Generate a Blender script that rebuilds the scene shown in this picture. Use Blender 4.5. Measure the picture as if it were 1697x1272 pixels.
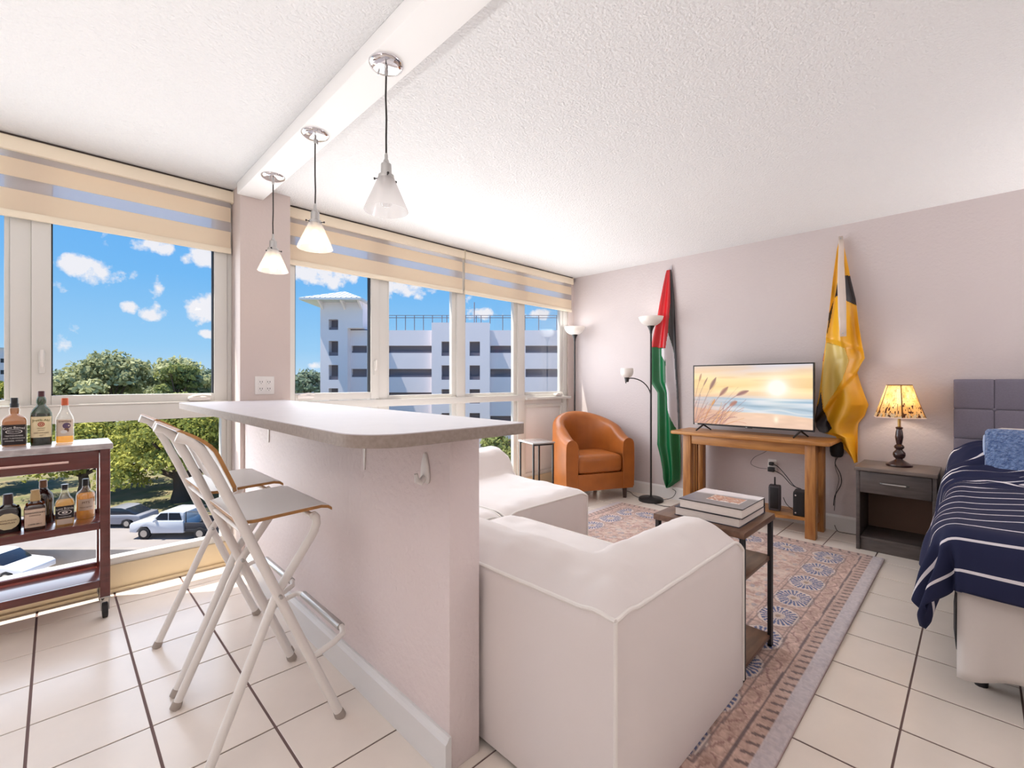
import bpy, bmesh, math, random
import numpy as np
from mathutils import Vector, Matrix

random.seed(7); rng = np.random.default_rng(7)
for o in list(bpy.data.objects): bpy.data.objects.remove(o)
scene = bpy.context.scene
COL = scene.collection

# ------------------------------------------------------------------ camera
IMG_W, IMG_H = 1697.0, 1272.0
FOCAL_PX, HORIZON_Y, CAM_H = 764.0, 632.0, 1.19
YAW = math.atan(756.5 / 764.0)                 # camera looks between +X and +Y
SY, CY = math.sin(YAW), math.cos(YAW)
cam_data = bpy.data.cameras.new('camera')
cam_data.sensor_fit = 'HORIZONTAL'; cam_data.sensor_width = 36.0
cam_data.lens = FOCAL_PX / IMG_W * 36.0
cam_data.shift_y = -(IMG_H / 2 - HORIZON_Y) / IMG_W
cam_data.clip_start = 0.05; cam_data.clip_end = 3000
cam = bpy.data.objects.new('camera', cam_data); COL.objects.link(cam)
cam.location = (0, 0, CAM_H); cam.rotation_euler = (math.pi / 2, 0, -YAW)
scene.camera = cam

# ------------------------------------------------------------------ colour helpers
def lin(c):
    c = c / 255.0
    return c / 12.92 if c <= 0.04045 else ((c + 0.055) / 1.055) ** 2.4
def rgb(r, g, b): return (lin(r), lin(g), lin(b), 1.0)

# ------------------------------------------------------------------ world: blue sky with fair-weather clouds
world = bpy.data.worlds.new('sky'); scene.world = world; world.use_nodes = True
wn = world.node_tree.nodes; wl = world.node_tree.links; wn.clear()
def wmath(op, a, b=None, clamp=False):
    n = wn.new('ShaderNodeMath'); n.operation = op; n.use_clamp = clamp
    for i, v in enumerate((a, b)):
        if v is None: continue
        if isinstance(v, (int, float)): n.inputs[i].default_value = v
        else: wl.new(v, n.inputs[i])
    return n.outputs[0]
tc = wn.new('ShaderNodeTexCoord'); sep = wn.new('ShaderNodeSeparateXYZ'); wl.new(tc.outputs['Generated'], sep.inputs[0])
elev = wmath('ARCSINE', sep.outputs['Z']); azim = wmath('ARCTAN2', sep.outputs['X'], sep.outputs['Y'])
ramp = wn.new('ShaderNodeValToRGB'); wl.new(wmath('DIVIDE', elev, 1.5708), ramp.inputs[0])
cr = ramp.color_ramp; cr.elements[0].position = 0.0; cr.elements[0].color = rgb(196, 226, 250)
cr.elements[1].position = 1.0; cr.elements[1].color = rgb(50, 116, 214)
for p, c in ((0.04, rgb(160, 212, 252)), (0.12, rgb(122, 192, 252)), (0.25, rgb(92, 170, 250)), (0.5, rgb(72, 150, 242))):
    e = cr.elements.new(p); e.color = c
# clouds: a handful of cumulus puffs plus a scattered field over the rest of the sky
def cdir(px, py):
    a = (px - 848.5) / FOCAL_PX; b = (HORIZON_Y - py) / FOCAL_PX
    x, y, z = SY + CY * a, CY - SY * a, b
    n = math.sqrt(x * x + y * y + z * z)
    return math.atan2(x, y), math.asin(z / n)
noi = wn.new('ShaderNodeTexNoise'); noi.inputs['Scale'].default_value = 26.0; noi.inputs['Detail'].default_value = 6.0; noi.inputs['Roughness'].default_value = 0.58
wl.new(tc.outputs['Generated'], noi.inputs['Vector'])
big = wn.new('ShaderNodeTexNoise'); big.inputs['Scale'].default_value = 5.0; big.inputs['Detail'].default_value = 5.0; big.inputs['Roughness'].default_value = 0.5
wl.new(tc.outputs['Generated'], big.inputs['Vector'])
field = wmath('MULTIPLY', wmath('SUBTRACT', big.outputs['Fac'], 0.665), 6.0)
for px, py, wx, wy in ((130, 440, 30, 22), (170, 457, 44, 24), (248, 408, 42, 17), (336, 424, 38, 24), (352, 410, 30, 18), (258, 519, 28, 15), (212, 510, 16, 14), (338, 511, 42, 26),
                       (348, 553, 20, 8), (105, 627, 26, 9), (520, 452, 80, 26), (560, 448, 60, 22), (664, 480, 58, 22), (690, 470, 40, 18), (800, 520, 34, 12), (526, 607, 26, 9), (480, 585, 14, 8), (905, 520, 40, 10)):
    a0, e0 = cdir(px, py); a1, _ = cdir(px + wx, py); _, e1 = cdir(px, py - wy)
    da = wmath('DIVIDE', wmath('SUBTRACT', azim, a0), abs(a1 - a0)); de = wmath('DIVIDE', wmath('SUBTRACT', elev, e0), abs(e1 - e0))
    v = wmath('SUBTRACT', 1.0, wmath('ADD', wmath('MULTIPLY', da, da), wmath('MULTIPLY', de, de)))
    field = wmath('MAXIMUM', field, v)
dens = wmath('ADD', wmath('MAXIMUM', field, -1.5), wmath('MULTIPLY', wmath('SUBTRACT', noi.outputs['Fac'], 0.5), 5.0))
dens = wmath('MULTIPLY', wmath('SUBTRACT', dens, 0.25), 1.5, clamp=True)
dens = wmath('MULTIPLY', dens, 0.95)
mixc = wn.new('ShaderNodeMix'); mixc.data_type = 'RGBA'; wl.new(dens, mixc.inputs[0]); wl.new(ramp.outputs[0], mixc.inputs[6]); mixc.inputs[7].default_value = (0.98, 0.95, 0.99, 1)
bg = wn.new('ShaderNodeBackground'); wl.new(mixc.outputs[2], bg.inputs[0]); bg.inputs[1].default_value = 0.9
wo = wn.new('ShaderNodeOutputWorld'); wl.new(bg.outputs[0], wo.inputs[0])

# ------------------------------------------------------------------ sun (high, slanting in along the window wall)
sun_data = bpy.data.lights.new('sun', 'SUN'); sun_data.energy = 9.0; sun_data.angle = math.radians(0.6); sun_data.color = (1.0, 0.93, 0.82)
sun = bpy.data.objects.new('sun', sun_data); COL.objects.link(sun)
sun.rotation_euler = Vector((0.36, -0.24, -1.0)).to_track_quat('-Z', 'Y').to_euler()
sun.location = (-4, 6, 12)

FILL = (54.0, 52.0)                                # watts of the two fill lamps added outside the view
TL = (0.6, 0.5)                                 # watts of the two torchieres by the television wall
# ------------------------------------------------------------------ daylight entering through the two window bands
def window_daylight(x0, x1, z0, z1, watts):
    ld = bpy.data.lights.new('window_daylight', 'AREA'); ld.shape = 'RECTANGLE'; ld.size = x1 - x0; ld.size_y = z1 - z0; ld.energy = watts; ld.color = (0.965, 0.985, 1.0)
    lo = bpy.data.objects.new('window_daylight', ld); COL.objects.link(lo); lo.location = ((x0 + x1) / 2, 3.385, (z0 + z1) / 2); lo.rotation_euler = (-math.pi / 2, 0, 0)
window_daylight(-1.09, 0.78, 0.20, 2.00, 20.0)
window_daylight(1.16, 4.26, 1.06, 2.00, 33.0)
window_daylight(1.16, 3.48, 0.20, 0.98, 22.0)

# ------------------------------------------------------------------ exposure
vs = scene.view_settings
vs.view_transform = 'Standard'; vs.look = 'None'; vs.exposure = 0.12; vs.gamma = 1.0; vs.use_curve_mapping = False

# ------------------------------------------------------------------ materials
MATS = {}
def material(name, color, rough=0.5, metal=0.0, var=0.0, vscale=6.0, bump=0.0, bscale=40.0, spec=None, stretch=None, color2=None, emit=None, estr=0.0, sheen=0.0, coat=0.0, bdist=0.01, attr=None, detail=4.0):
    if name in MATS: return MATS[name]
    m = bpy.data.materials.new(name); m.use_nodes = True; MATS[name] = m
    nt = m.node_tree; b = nt.nodes['Principled BSDF']
    b.inputs['Base Color'].default_value = color; b.inputs['Roughness'].default_value = rough; b.inputs['Metallic'].default_value = metal
    if spec is not None: b.inputs['Specular IOR Level'].default_value = spec
    if sheen: b.inputs['Sheen Weight'].default_value = sheen
    if coat: b.inputs['Coat Weight'].default_value = coat; b.inputs['Coat Roughness'].default_value = 0.08
    if emit: m.cycles.emission_sampling = 'NONE'; b.inputs['Emission Color'].default_value = emit; b.inputs['Emission Strength'].default_value = estr
    if attr:
        at = nt.nodes.new('ShaderNodeAttribute'); at.attribute_name = attr
        nt.links.new(at.outputs['Color'], b.inputs['Base Color'])
    if var or bump or color2:
        tcn = nt.nodes.new('ShaderNodeTexCoord'); mp = nt.nodes.new('ShaderNodeMapping'); nt.links.new(tcn.outputs['Object'], mp.inputs[0])
        if stretch: mp.inputs['Scale'].default_value = stretch
    if var or color2:
        n = nt.nodes.new('ShaderNodeTexNoise'); n.inputs['Scale'].default_value = vscale; n.inputs['Detail'].default_value = detail; nt.links.new(mp.outputs[0], n.inputs['Vector'])
        r = nt.nodes.new('ShaderNodeValToRGB'); nt.links.new(n.outputs['Fac'], r.inputs[0])
        c2 = color2 if color2 else tuple(min(1, c * (1 + var)) for c in color[:3]) + (1,)
        c1 = color if color2 else tuple(c * (1 - var) for c in color[:3]) + (1,)
        r.color_ramp.elements[0].position = 0.32; r.color_ramp.elements[0].color = c1
        r.color_ramp.elements[1].position = 0.68; r.color_ramp.elements[1].color = c2
        nt.links.new(r.outputs[0], b.inputs['Base Color'])
    if bump:
        n2 = nt.nodes.new('ShaderNodeTexNoise'); n2.inputs['Scale'].default_value = bscale; n2.inputs['Detail'].default_value = 3.0; nt.links.new(mp.outputs[0], n2.inputs['Vector'])
        bp = nt.nodes.new('ShaderNodeBump'); bp.inputs['Strength'].default_value = bump; bp.inputs['Distance'].default_value = bdist
        nt.links.new(n2.outputs['Fac'], bp.inputs['Height']); nt.links.new(bp.outputs[0], b.inputs['Normal'])
    return m

def mix_material(name, parts):
    """stack of (kind, colour, weight, roughness) closures added in proportion"""
    if name in MATS: return MATS[name]
    m = bpy.data.materials.new(name); m.use_nodes = True; MATS[name] = m
    nt = m.node_tree; nt.nodes.clear(); out = nt.nodes.new('ShaderNodeOutputMaterial')
    acc = None; tot = 0.0
    for kind, color, w, rough in parts:
        n = nt.nodes.new({'T': 'ShaderNodeBsdfTransparent', 'L': 'ShaderNodeBsdfTranslucent', 'D': 'ShaderNodeBsdfDiffuse', 'G': 'ShaderNodeBsdfGlossy', 'E': 'ShaderNodeEmission'}[kind])
        n.inputs['Color'].default_value = color
        if kind == 'G': n.inputs['Roughness'].default_value = rough
        tot += w
        if acc is None: acc = n.outputs[0]
        else:
            mx = nt.nodes.new('ShaderNodeMixShader'); mx.inputs[0].default_value = w / tot
            nt.links.new(acc, mx.inputs[1]); nt.links.new(n.outputs[0], mx.inputs[2]); acc = mx.outputs[0]
    nt.links.new(acc, out.inputs[0])
    return m
def pane_material(name, tint, refl=0.05):
    """thin clear pane: straight-through light with a fresnel sheen"""
    if name in MATS: return MATS[name]
    m = bpy.data.materials.new(name); m.use_nodes = True; MATS[name] = m
    nt = m.node_tree; nt.nodes.clear(); out = nt.nodes.new('ShaderNodeOutputMaterial')
    t = nt.nodes.new('ShaderNodeBsdfTransparent'); t.inputs[0].default_value = tint
    g = nt.nodes.new('ShaderNodeBsdfGlossy'); g.inputs['Roughness'].default_value = 0.02
    lw = nt.nodes.new('ShaderNodeLayerWeight'); lw.inputs['Blend'].default_value = 0.25
    mul = nt.nodes.new('ShaderNodeMath'); mul.operation = 'MULTIPLY'; mul.inputs[1].default_value = refl * 4; nt.links.new(lw.outputs['Fresnel'], mul.inputs[0])
    mx = nt.nodes.new('ShaderNodeMixShader'); nt.links.new(mul.outputs[0], mx.inputs[0]); nt.links.new(t.outputs[0], mx.inputs[1]); nt.links.new(g.outputs[0], mx.inputs[2]); nt.links.new(mx.outputs[0], out.inputs[0])
    return m

M_WALL = material('wall_paint', rgb(209, 198, 197), 0.75, bump=0.35, bscale=55, bdist=0.006)
M_WALLBAR = material('bar_wall_paint', rgb(236, 223, 221), 0.6, bump=0.6, bscale=42, bdist=0.008)
M_PIER = material('pier_paint', rgb(212, 198, 192), 0.7, bump=0.15, bscale=60, bdist=0.005)
M_CEIL = material('textured_ceiling', rgb(229, 228, 228), 0.9, bump=0.85, bscale=95, bdist=0.009)
M_BEAM = material('beam_paint', rgb(240, 238, 236), 0.85)
M_TRIM = material('white_trim', rgb(232, 230, 228), 0.45)
M_PLINTH = material('cream_sill', rgb(232, 213, 178), 0.6)
M_TILE = material('cream_tile', rgb(243, 231, 219), 0.22, var=0.03, vscale=5, spec=0.5)
M_GROUT = material('grout', rgb(124, 100, 96), 0.9)
M_FRAME = material('window_frame_paint', rgb(226, 224, 218), 0.45)
M_GASKET = material('gasket', rgb(40, 40, 44), 0.6)
M_GLASS = pane_material('window_glass', (0.97, 0.98, 0.98, 1), 0.05)
M_BLIND = mix_material('blind_fabric', (('D', rgb(255, 241, 220), 0.64, 0), ('L', rgb(255, 236, 206), 0.36, 0)))
M_SHEER = mix_material('blind_sheer', (('T', (0.95, 0.95, 0.95, 1), 0.50, 0), ('D', rgb(232, 226, 224), 0.18, 0), ('L', rgb(248, 244, 248), 0.32, 0)))
M_CASS = material('blind_cassette', rgb(253, 240, 216), 0.5)
M_DARK = material('dark_recess', rgb(70, 60, 55), 0.8)
M_COUNTER = material('laminate_counter', rgb(204, 197, 200), 0.5, var=0.02, vscale=14, spec=0.25)
M_COUNTEREDGE = material('counter_edge', rgb(152, 138, 128), 0.5, var=0.12, vscale=90)
M_WHITEMETAL = material('white_metal', rgb(240, 235, 229), 0.35)
M_WHITEBOARD = material('white_board', rgb(242, 238, 235), 0.3)
M_PLY = material('plywood_edge', rgb(178, 128, 74), 0.5, var=0.15, vscale=30)
M_CHROME = material('chrome', rgb(225, 225, 228), 0.06, metal=1.0)
M_STEEL = material('steel', rgb(190, 188, 186), 0.3, metal=1.0)
M_RUBBER = material('rubber', rgb(172, 160, 150), 0.7)
M_BLACKRUB = material('black_rubber', rgb(34, 32, 34), 0.6)
M_BLACK = material('black_plastic', rgb(24, 24, 27), 0.4)
M_BLACKMETAL = material('black_metal', rgb(30, 27, 28), 0.42)
M_CORD = material('dark_cord', rgb(34, 28, 26), 0.6)
M_CHERRY = material('cherry_wood', rgb(98, 44, 38), 0.24, var=0.18, vscale=5, stretch=(1, 8, 8), coat=0.6)
M_MARBLE = material('grey_marble', rgb(206, 198, 196), 0.18, color2=rgb(168, 158, 158), vscale=18)
M_PINE = material('honey_pine', rgb(162, 104, 48), 0.42, color2=rgb(196, 138, 74), vscale=4, stretch=(9, 1.2, 9), coat=0.15)
M_PINEV = material('honey_pine_upright', rgb(150, 92, 42), 0.42, color2=rgb(188, 130, 68), vscale=4, stretch=(10, 10, 1.2), coat=0.15)
M_WALNUT = material('walnut_board', rgb(92, 64, 50), 0.35, color2=rgb(122, 90, 70), vscale=4, stretch=(1.5, 9, 9))
M_GREYWOOD = material('grey_brown_wood', rgb(70, 62, 60), 0.42, color2=rgb(92, 82, 78), vscale=5, stretch=(9, 1.2, 9))
M_GREYWOODTOP = material('grey_brown_wood_top', rgb(104, 92, 86), 0.35, color2=rgb(124, 110, 102), vscale=5, stretch=(9, 1.2, 9))
M_BROWNBACK = material('brown_back', rgb(112, 82, 64), 0.6)
M_SOFA = material('cream_fabric', rgb(233, 224, 220), 0.85, bump=0.12, bscale=260, bdist=0.002, sheen=0.15)
M_PIPING = material('cream_piping', rgb(242, 236, 230), 0.8)
M_LEATHER = material('tan_leather', rgb(170, 98, 42), 0.36, var=0.1, vscale=7, bump=0.18, bscale=130, bdist=0.003)
M_LEGWOOD = material('dark_wood_leg', rgb(66, 44, 34), 0.4)
M_FROST = mix_material('frosted_glass', (('T', (0.95, 0.95, 0.95, 1), 0.56, 0), ('L', rgb(244, 240, 238), 0.22, 0), ('D', rgb(244, 240, 238), 0.14, 0), ('G', (1, 1, 1, 1), 0.08, 0.06)))
M_OPAL = mix_material('opal_glass', (('D', rgb(244, 240, 236), 0.55, 0), ('L', rgb(246, 240, 234), 0.35, 0), ('G', (1, 1, 1, 1), 0.06, 0.15)))
M_BULBON = material('lit_bulb', (1, 0.85, 0.62, 1), 0.4, emit=(1.0, 0.76, 0.46, 1), estr=6.0)
M_BULBOFF = mix_material('clear_bulb', (('T', (0.97, 0.97, 0.97, 1), 0.8, 0), ('G', (1, 1, 1, 1), 0.12, 0.03), ('D', (0.9, 0.9, 0.9, 1), 0.08, 0)))
M_HEADBOARD = material('grey_linen', rgb(120, 114, 128), 0.85, var=0.05, vscale=120, bump=0.2, bscale=300, bdist=0.002)
M_BASEBLK = material('black_fabric_base', rgb(22, 22, 28), 0.7)
M_SKIRT = material('white_skirt', rgb(222, 214, 208), 0.7, bump=0.1, bscale=30)
M_BLUEFUZZ = material('blue_fleece', rgb(74, 104, 160), 0.95, color2=rgb(128, 156, 204), vscale=60, bump=1.0, bscale=70, bdist=0.03, sheen=0.4)
M_LTBLUE = material('pale_blue_lining', rgb(176, 194, 226), 0.8)
M_WHITEPLASTIC = material('white_plastic', rgb(236, 232, 228), 0.35)
M_PAPER = material('page_block', rgb(226, 216, 208), 0.8, var=0.06, vscale=60, stretch=(1, 1, 14))
M_BOOKBLUE = material('navy_cover', rgb(34, 36, 58), 0.3)
M_BLACKCOVER = material('black_cover', rgb(28, 24, 30), 0.3)
M_TURNED = material('turned_mahogany', rgb(52, 26, 24), 0.22, coat=0.5)

# ------------------------------------------------------------------ mesh builder
class MB:
    def __init__(self): self.v = []; self.f = []
    def add(self, vs_, fs_):
        o = len(self.v); self.v += [tuple(map(float, p)) for p in vs_]; self.f += [tuple(i + o for i in q) for q in fs_]; return self
    def box(self, x0, x1, y0, y1, z0, z1):
        return self.add([(x0, y0, z0), (x1, y0, z0), (x1, y1, z0), (x0, y1, z0), (x0, y0, z1), (x1, y0, z1), (x1, y1, z1), (x0, y1, z1)],
                        [(0, 3, 2, 1), (4, 5, 6, 7), (0, 1, 5, 4), (1, 2, 6, 5), (2, 3, 7, 6), (3, 0, 4, 7)])
    def tube(self, path, r, n=10, caps=True):
        path = [Vector(p) for p in path]; rs = r if isinstance(r, (list, tuple)) else [r] * len(path)
        ring = []; t0 = (path[1] - path[0]).normalized()
        ref = Vector((0, 0, 1)) if abs(t0.z) < 0.9 else Vector((1, 0, 0))
        nrm = t0.cross(ref).normalized()
        for i, p in enumerate(path):
            if i == 0: t = path[1] - path[0]
            elif i == len(path) - 1: t = path[-1] - path[-2]
            else: t = (path[i + 1] - path[i]).normalized() + (path[i] - path[i - 1]).normalized()
            t.normalize(); nrm = (nrm - t * nrm.dot(t)).normalized(); b = t.cross(nrm)
            ring.append([p + (nrm * math.cos(a) + b * math.sin(a)) * rs[i] for a in (2 * math.pi * k / n for k in range(n))])
        vs_ = [q for rr in ring for q in rr]; fs_ = []
        for i in range(len(path) - 1):
            for k in range(n):
                fs_.append((i * n + k, i * n + (k + 1) % n, (i + 1) * n + (k + 1) % n, (i + 1) * n + k))
        if caps: fs_ += [tuple(range(n))[::-1], tuple((len(path) - 1) * n + k for k in range(n))]
        return self.add(vs_, fs_)
    def lathe(self, prof, c=(0, 0, 0), n=24, cap=True):
        vs_ = []; fs_ = []
        for r, z in prof:
            for k in range(n):
                a = 2 * math.pi * k / n; vs_.append((c[0] + r * math.cos(a), c[1] + r * math.sin(a), c[2] + z))
        for i in range(len(prof) - 1):
            for k in range(n): fs_.append((i * n + k, i * n + (k + 1) % n, (i + 1) * n + (k + 1) % n, (i + 1) * n + k))
        if cap:
            if prof[0][0] > 1e-5: fs_.append(tuple(range(n))[::-1])
            if prof[-1][0] > 1e-5: fs_.append(tuple((len(prof) - 1) * n + k for k in range(n)))
        return self.add(vs_, fs_)
    def prism(self, poly, a, b, axis='z'):
        """poly 2-D counter-clockwise extruded from a to b along axis"""
        def P(u, v, w): return {'z': (u, v, w), 'y': (u, w, v), 'x': (w, u, v)}[axis]
        n = len(poly); vs_ = [P(u, v, a) for u, v in poly] + [P(u, v, b) for u, v in poly]
        return self.add(vs_, [tuple(range(n))[::-1], tuple(range(n, 2 * n))] + [(i, (i + 1) % n, n + (i + 1) % n, n + i) for i in range(n)])
    def grid(self, pts):
        """pts: array [i][j] of 3-D points"""
        ni, nj = len(pts), len(pts[0])
        return self.add([p for row in pts for p in row], [(i * nj + j, i * nj + j + 1, (i + 1) * nj + j + 1, (i + 1) * nj + j) for i in range(ni - 1) for j in range(nj - 1)])
    def mesh(self, name, smooth=True, bevel=0.0, seg=2, angle=40, weld=0.0):
        me = bpy.data.meshes.new(name); me.from_pydata(self.v, [], self.f); me.update()
        bm = bmesh.new(); bm.from_mesh(me)
        if weld: bmesh.ops.remove_doubles(bm, verts=bm.verts, dist=weld)
        bmesh.ops.recalc_face_normals(bm, faces=bm.faces)
        if bevel:
            es = [e for e in bm.edges if len(e.link_faces) == 2 and e.calc_face_angle(0) > 0.5]
            bmesh.ops.bevel(bm, geom=es, offset=bevel, segments=seg, profile=0.5, affect='EDGES', clamp_overlap=True)
        bm.to_mesh(me); bm.free()
        if smooth:
            me.shade_smooth(); me.set_sharp_from_angle(angle=math.radians(angle))
        return me
    def build(self, name, mat, parent=None, **k):
        return link(name, self.mesh(name, **k), mat, parent)
def link(name, me, mat=None, parent=None):
    o = bpy.data.objects.new(name, me); COL.objects.link(o)
    if mat is not None and len(me.materials) == 0: me.materials.append(mat)
    if parent is not None: o.parent = parent
    return o
def tag(o, label=None, cat=None, group=None, kind=None):
    if label: o['label'] = label
    if cat: o['category'] = cat
    if group: o['group'] = group
    if kind: o['kind'] = kind
    return o
def thing(name, label, cat, loc=(0, 0, 0), rz=0.0, group=None):
    o = bpy.data.objects.new(name, None); COL.objects.link(o); o.empty_display_size = 0.05
    o.location = loc; o.rotation_euler = (0, 0, rz); return tag(o, label, cat, group)
def copy_tree(o, parent=None):
    c = o.copy(); COL.objects.link(c); c.parent = parent
    for ch in list(o.children): copy_tree(ch, c)
    return c
def roundbox(sx, sy, sz, r, n=10, bulge=(0, 0, 0)):
    """rounded cushion centred at origin, each face pushed out by bulge"""
    mb = MB(); hx, hy, hz = sx / 2, sy / 2, sz / 2
    def m(t): return math.sin(t * math.pi / 2) if False else t
    for ax in range(3):
        for sg in (-1, 1):
            rows = []
            for i in range(n + 1):
                row = []
                for j in range(n + 1):
                    # samples denser near the edges
                    u = -math.cos(math.pi * i / n); v = -math.cos(math.pi * j / n)
                    p = [0, 0, 0]; p[ax] = sg; p[(ax + 1) % 3] = u; p[(ax + 2) % 3] = v
                    P = Vector((p[0] * hx, p[1] * hy, p[2] * hz))
                    C = Vector((max(-hx + r, min(hx - r, P.x)), max(-hy + r, min(hy - r, P.y)), max(-hz + r, min(hz - r, P.z))))
                    d = P - C
                    if d.length > 1e-9: P = C + d.normalized() * r
                    w = (1 - (P.x / hx) ** 2, 1 - (P.y / hy) ** 2, 1 - (P.z / hz) ** 2)
                    P.x += (1 if P.x > 0 else -1) * bulge[0] * max(0, w[1]) * max(0, w[2]) * abs(P.x / hx) ** 2
                    P.y += (1 if P.y > 0 else -1) * bulge[1] * max(0, w[0]) * max(0, w[2]) * abs(P.y / hy) ** 2
                    P.z += (1 if P.z > 0 else -1) * bulge[2] * max(0, w[0]) * max(0, w[1]) * abs(P.z / hz) ** 2
                    row.append(tuple(P))
                rows.append(row)
            mb.grid(rows)
    return mb
def moved(mb, dx, dy, dz):
    mb.v = [(x + dx, y + dy, z + dz) for x, y, z in mb.v]; return mb
def paint_mesh(name, P, C, ni, nj):
    """grid mesh with a linear colour attribute; P (ni*nj,3), C (ni*nj,3)"""
    me = bpy.data.meshes.new(name)
    idx = np.arange(ni * nj).reshape(ni, nj)
    q = np.stack([idx[:-1, :-1], idx[:-1, 1:], idx[1:, 1:], idx[1:, :-1]], -1).reshape(-1, 4)
    me.vertices.add(ni * nj); me.vertices.foreach_set('co', np.asarray(P, np.float32).ravel())
    me.loops.add(q.size); me.loops.foreach_set('vertex_index', q.ravel().astype(np.int32))
    me.polygons.add(len(q)); me.polygons.foreach_set('loop_start', (np.arange(len(q)) * 4).astype(np.int32))
    me.update(calc_edges=True); me.validate()
    ca = me.color_attributes.new('paint', 'FLOAT_COLOR', 'POINT')
    ca.data.foreach_set('color', np.concatenate([np.asarray(C, np.float32), np.ones((ni * nj, 1), np.float32)], 1).ravel())
    me.shade_smooth()
    return me
def slin(a):
    a = np.clip(np.asarray(a, float) / 255.0, 0, 1)
    return np.where(a <= 0.04045, a / 12.92, ((a + 0.055) / 1.055) ** 2.4)
def text_mesh(body, size, extrude=0.0004):
    cu = bpy.data.curves.new('lettering', 'FONT'); cu.body = body; cu.size = size; cu.align_x = 'CENTER'; cu.align_y = 'CENTER'; cu.extrude = extrude; cu.resolution_u = 3
    ob = bpy.data.objects.new('lettering', cu); COL.objects.link(ob)
    dg = bpy.context.evaluated_depsgraph_get(); me = bpy.data.meshes.new_from_object(ob.evaluated_get(dg))
    bpy.data.objects.remove(ob); bpy.data.curves.remove(cu); return me
def vnoise(x, y, seed=0):
    """smooth value noise on arrays"""
    r = np.random.default_rng(seed); T = r.random((64, 64))
    xi = np.floor(x).astype(int); yi = np.floor(y).astype(int); fx = x - xi; fy = y - yi
    fx = fx * fx * (3 - 2 * fx); fy = fy * fy * (3 - 2 * fy)
    g = lambda a, b: T[a % 64, b % 64]
    return (g(xi, yi) * (1 - fx) + g(xi + 1, yi) * fx) * (1 - fy) + (g(xi, yi + 1) * (1 - fx) + g(xi + 1, yi + 1) * fx) * fy
def holes_wall(u0, u1, z0, z1, holes):
    """rectangles covering a wall minus rectangular holes"""
    us = sorted({u0, u1, *[h[0] for h in holes], *[h[1] for h in holes]}); out = []
    us = [u for u in us if u0 <= u <= u1]
    for a, b in zip(us[:-1], us[1:]):
        cut = sorted([(h[2], h[3]) for h in holes if h[0] <= a + 1e-6 and h[1] >= b - 1e-6]); z = z0
        for c0, c1 in cut:
            if c0 > z + 1e-6: out.append((a, b, z, min(c0, z1)))
            z = max(z, c1)
        if z < z1 - 1e-6: out.append((a, b, z, z1))
    return out

# =================================================================== ROOM SHELL
XR, YF, ZC = 4.448, 3.44, 2.435        # right wall, window wall, ceiling
XL, YB = -2.3, -2.3
def struct(name, mb, mat, label, cat, **k):
    o = mb.build(name, mat, None, **k); tag(o, label, cat, kind='structure'); return o
floor = struct('floor', MB().box(XL - 0.1, XR + 0.1, YB - 0.1, YF + 0.16, -0.12, -0.004), M_GROUT, 'cream tiled floor with dark grout lines', 'floor', smooth=False)
# tiles, each a piece of its own where the photograph shows it
TX0, TY0, TP = 0.236, 0.186, 0.3035
def frame_pos(x, y, z):
    fw = x * SY + y * CY
    if fw < 0.15: return None
    return 848.5 + FOCAL_PX * (x * CY - y * SY) / fw, HORIZON_Y - FOCAL_PX * (z - CAM_H) / fw, fw
tile_me = {}
def tile_mesh(w, d):
    k = (round(w, 4), round(d, 4))
    if k not in tile_me:
        tile_me[k] = MB().box(0, w, 0, d, -0.004, 0.0).mesh('tile', smooth=False, bevel=0.0012, seg=1); tile_me[k].materials.append(M_TILE)
    return tile_me[k]
cand = []
GX, GY = 0.0085, 0.0062
for i in range(-10, 16):
    for j in range(-10, 13):
        x0 = TX0 + i * TP + GX / 2; x1 = x0 + TP - GX; y0 = TY0 + j * TP + GY / 2; y1 = y0 + TP - GY
        x0 = max(x0, XL); x1 = min(x1, XR); y0 = max(y0, YB); y1 = min(y1, YF)
        if x1 - x0 < 0.02 or y1 - y0 < 0.02: continue
        p = frame_pos((x0 + x1) / 2, (y0 + y1) / 2, 0)
        vis = p and -60 < p[0] < 1760 and 640 < p[1] < 1400
        hidden = (x0 > 0.86 and x1 < 1.9 and y0 > 0.65) 
        cand.append((-(1 / p[2]) if vis and not hidden else 1, x0, x1, y0, y1))
cand.sort(); rest = MB()
for n, (k, x0, x1, y0, y1) in enumerate(cand):
    if k < 0 and n < 290:
        t = link('tile', tile_mesh(x1 - x0, y1 - y0), None, floor); t.location = (x0, y0, 0)
    else: rest.box(x0, x1, y0, y1, -0.004, 0.0)
tag(rest.build('tile_field', M_TILE, floor, smooth=False), kind='stuff')

struct('ceiling', MB().box(XL - 0.1, XR + 0.1, YB - 0.1, YF + 0.16, ZC, ZC + 0.25), M_CEIL, 'white textured ceiling over the whole room', 'ceiling', smooth=False)
struct('ceiling_beam', MB().box(0.806, 0.956, YB, 3.26, 2.362, ZC), M_BEAM, 'smooth white beam along the ceiling above the bar', 'beam', bevel=0.006)
struct('wall_right', MB().box(XR, XR + 0.15, YB - 0.1, YF + 0.16, 0, ZC), M_WALL, 'pale mauve wall behind the television and bed', 'wall', smooth=False)
struct('wall_left', MB().box(XL - 0.15, XL, YB - 0.1, YF + 0.16, 0, ZC), M_WALL, 'plain wall at the kitchen side', 'wall', smooth=False)
struct('wall_back', MB().box(XL, XR, YB - 0.15, YB, 0, ZC), M_WALL, 'plain wall facing the windows', 'wall', smooth=False)
wf = MB().box(0.824, 1.124, 3.26, 3.60, 0, ZC).box(XL, 0.824, 3.45, 3.60, 2.385, ZC).box(1.124, XR, 3.45, 3.60, 2.385, ZC).box(4.345, XR, 3.43, 3.60, 0.0, 2.385)
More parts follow.
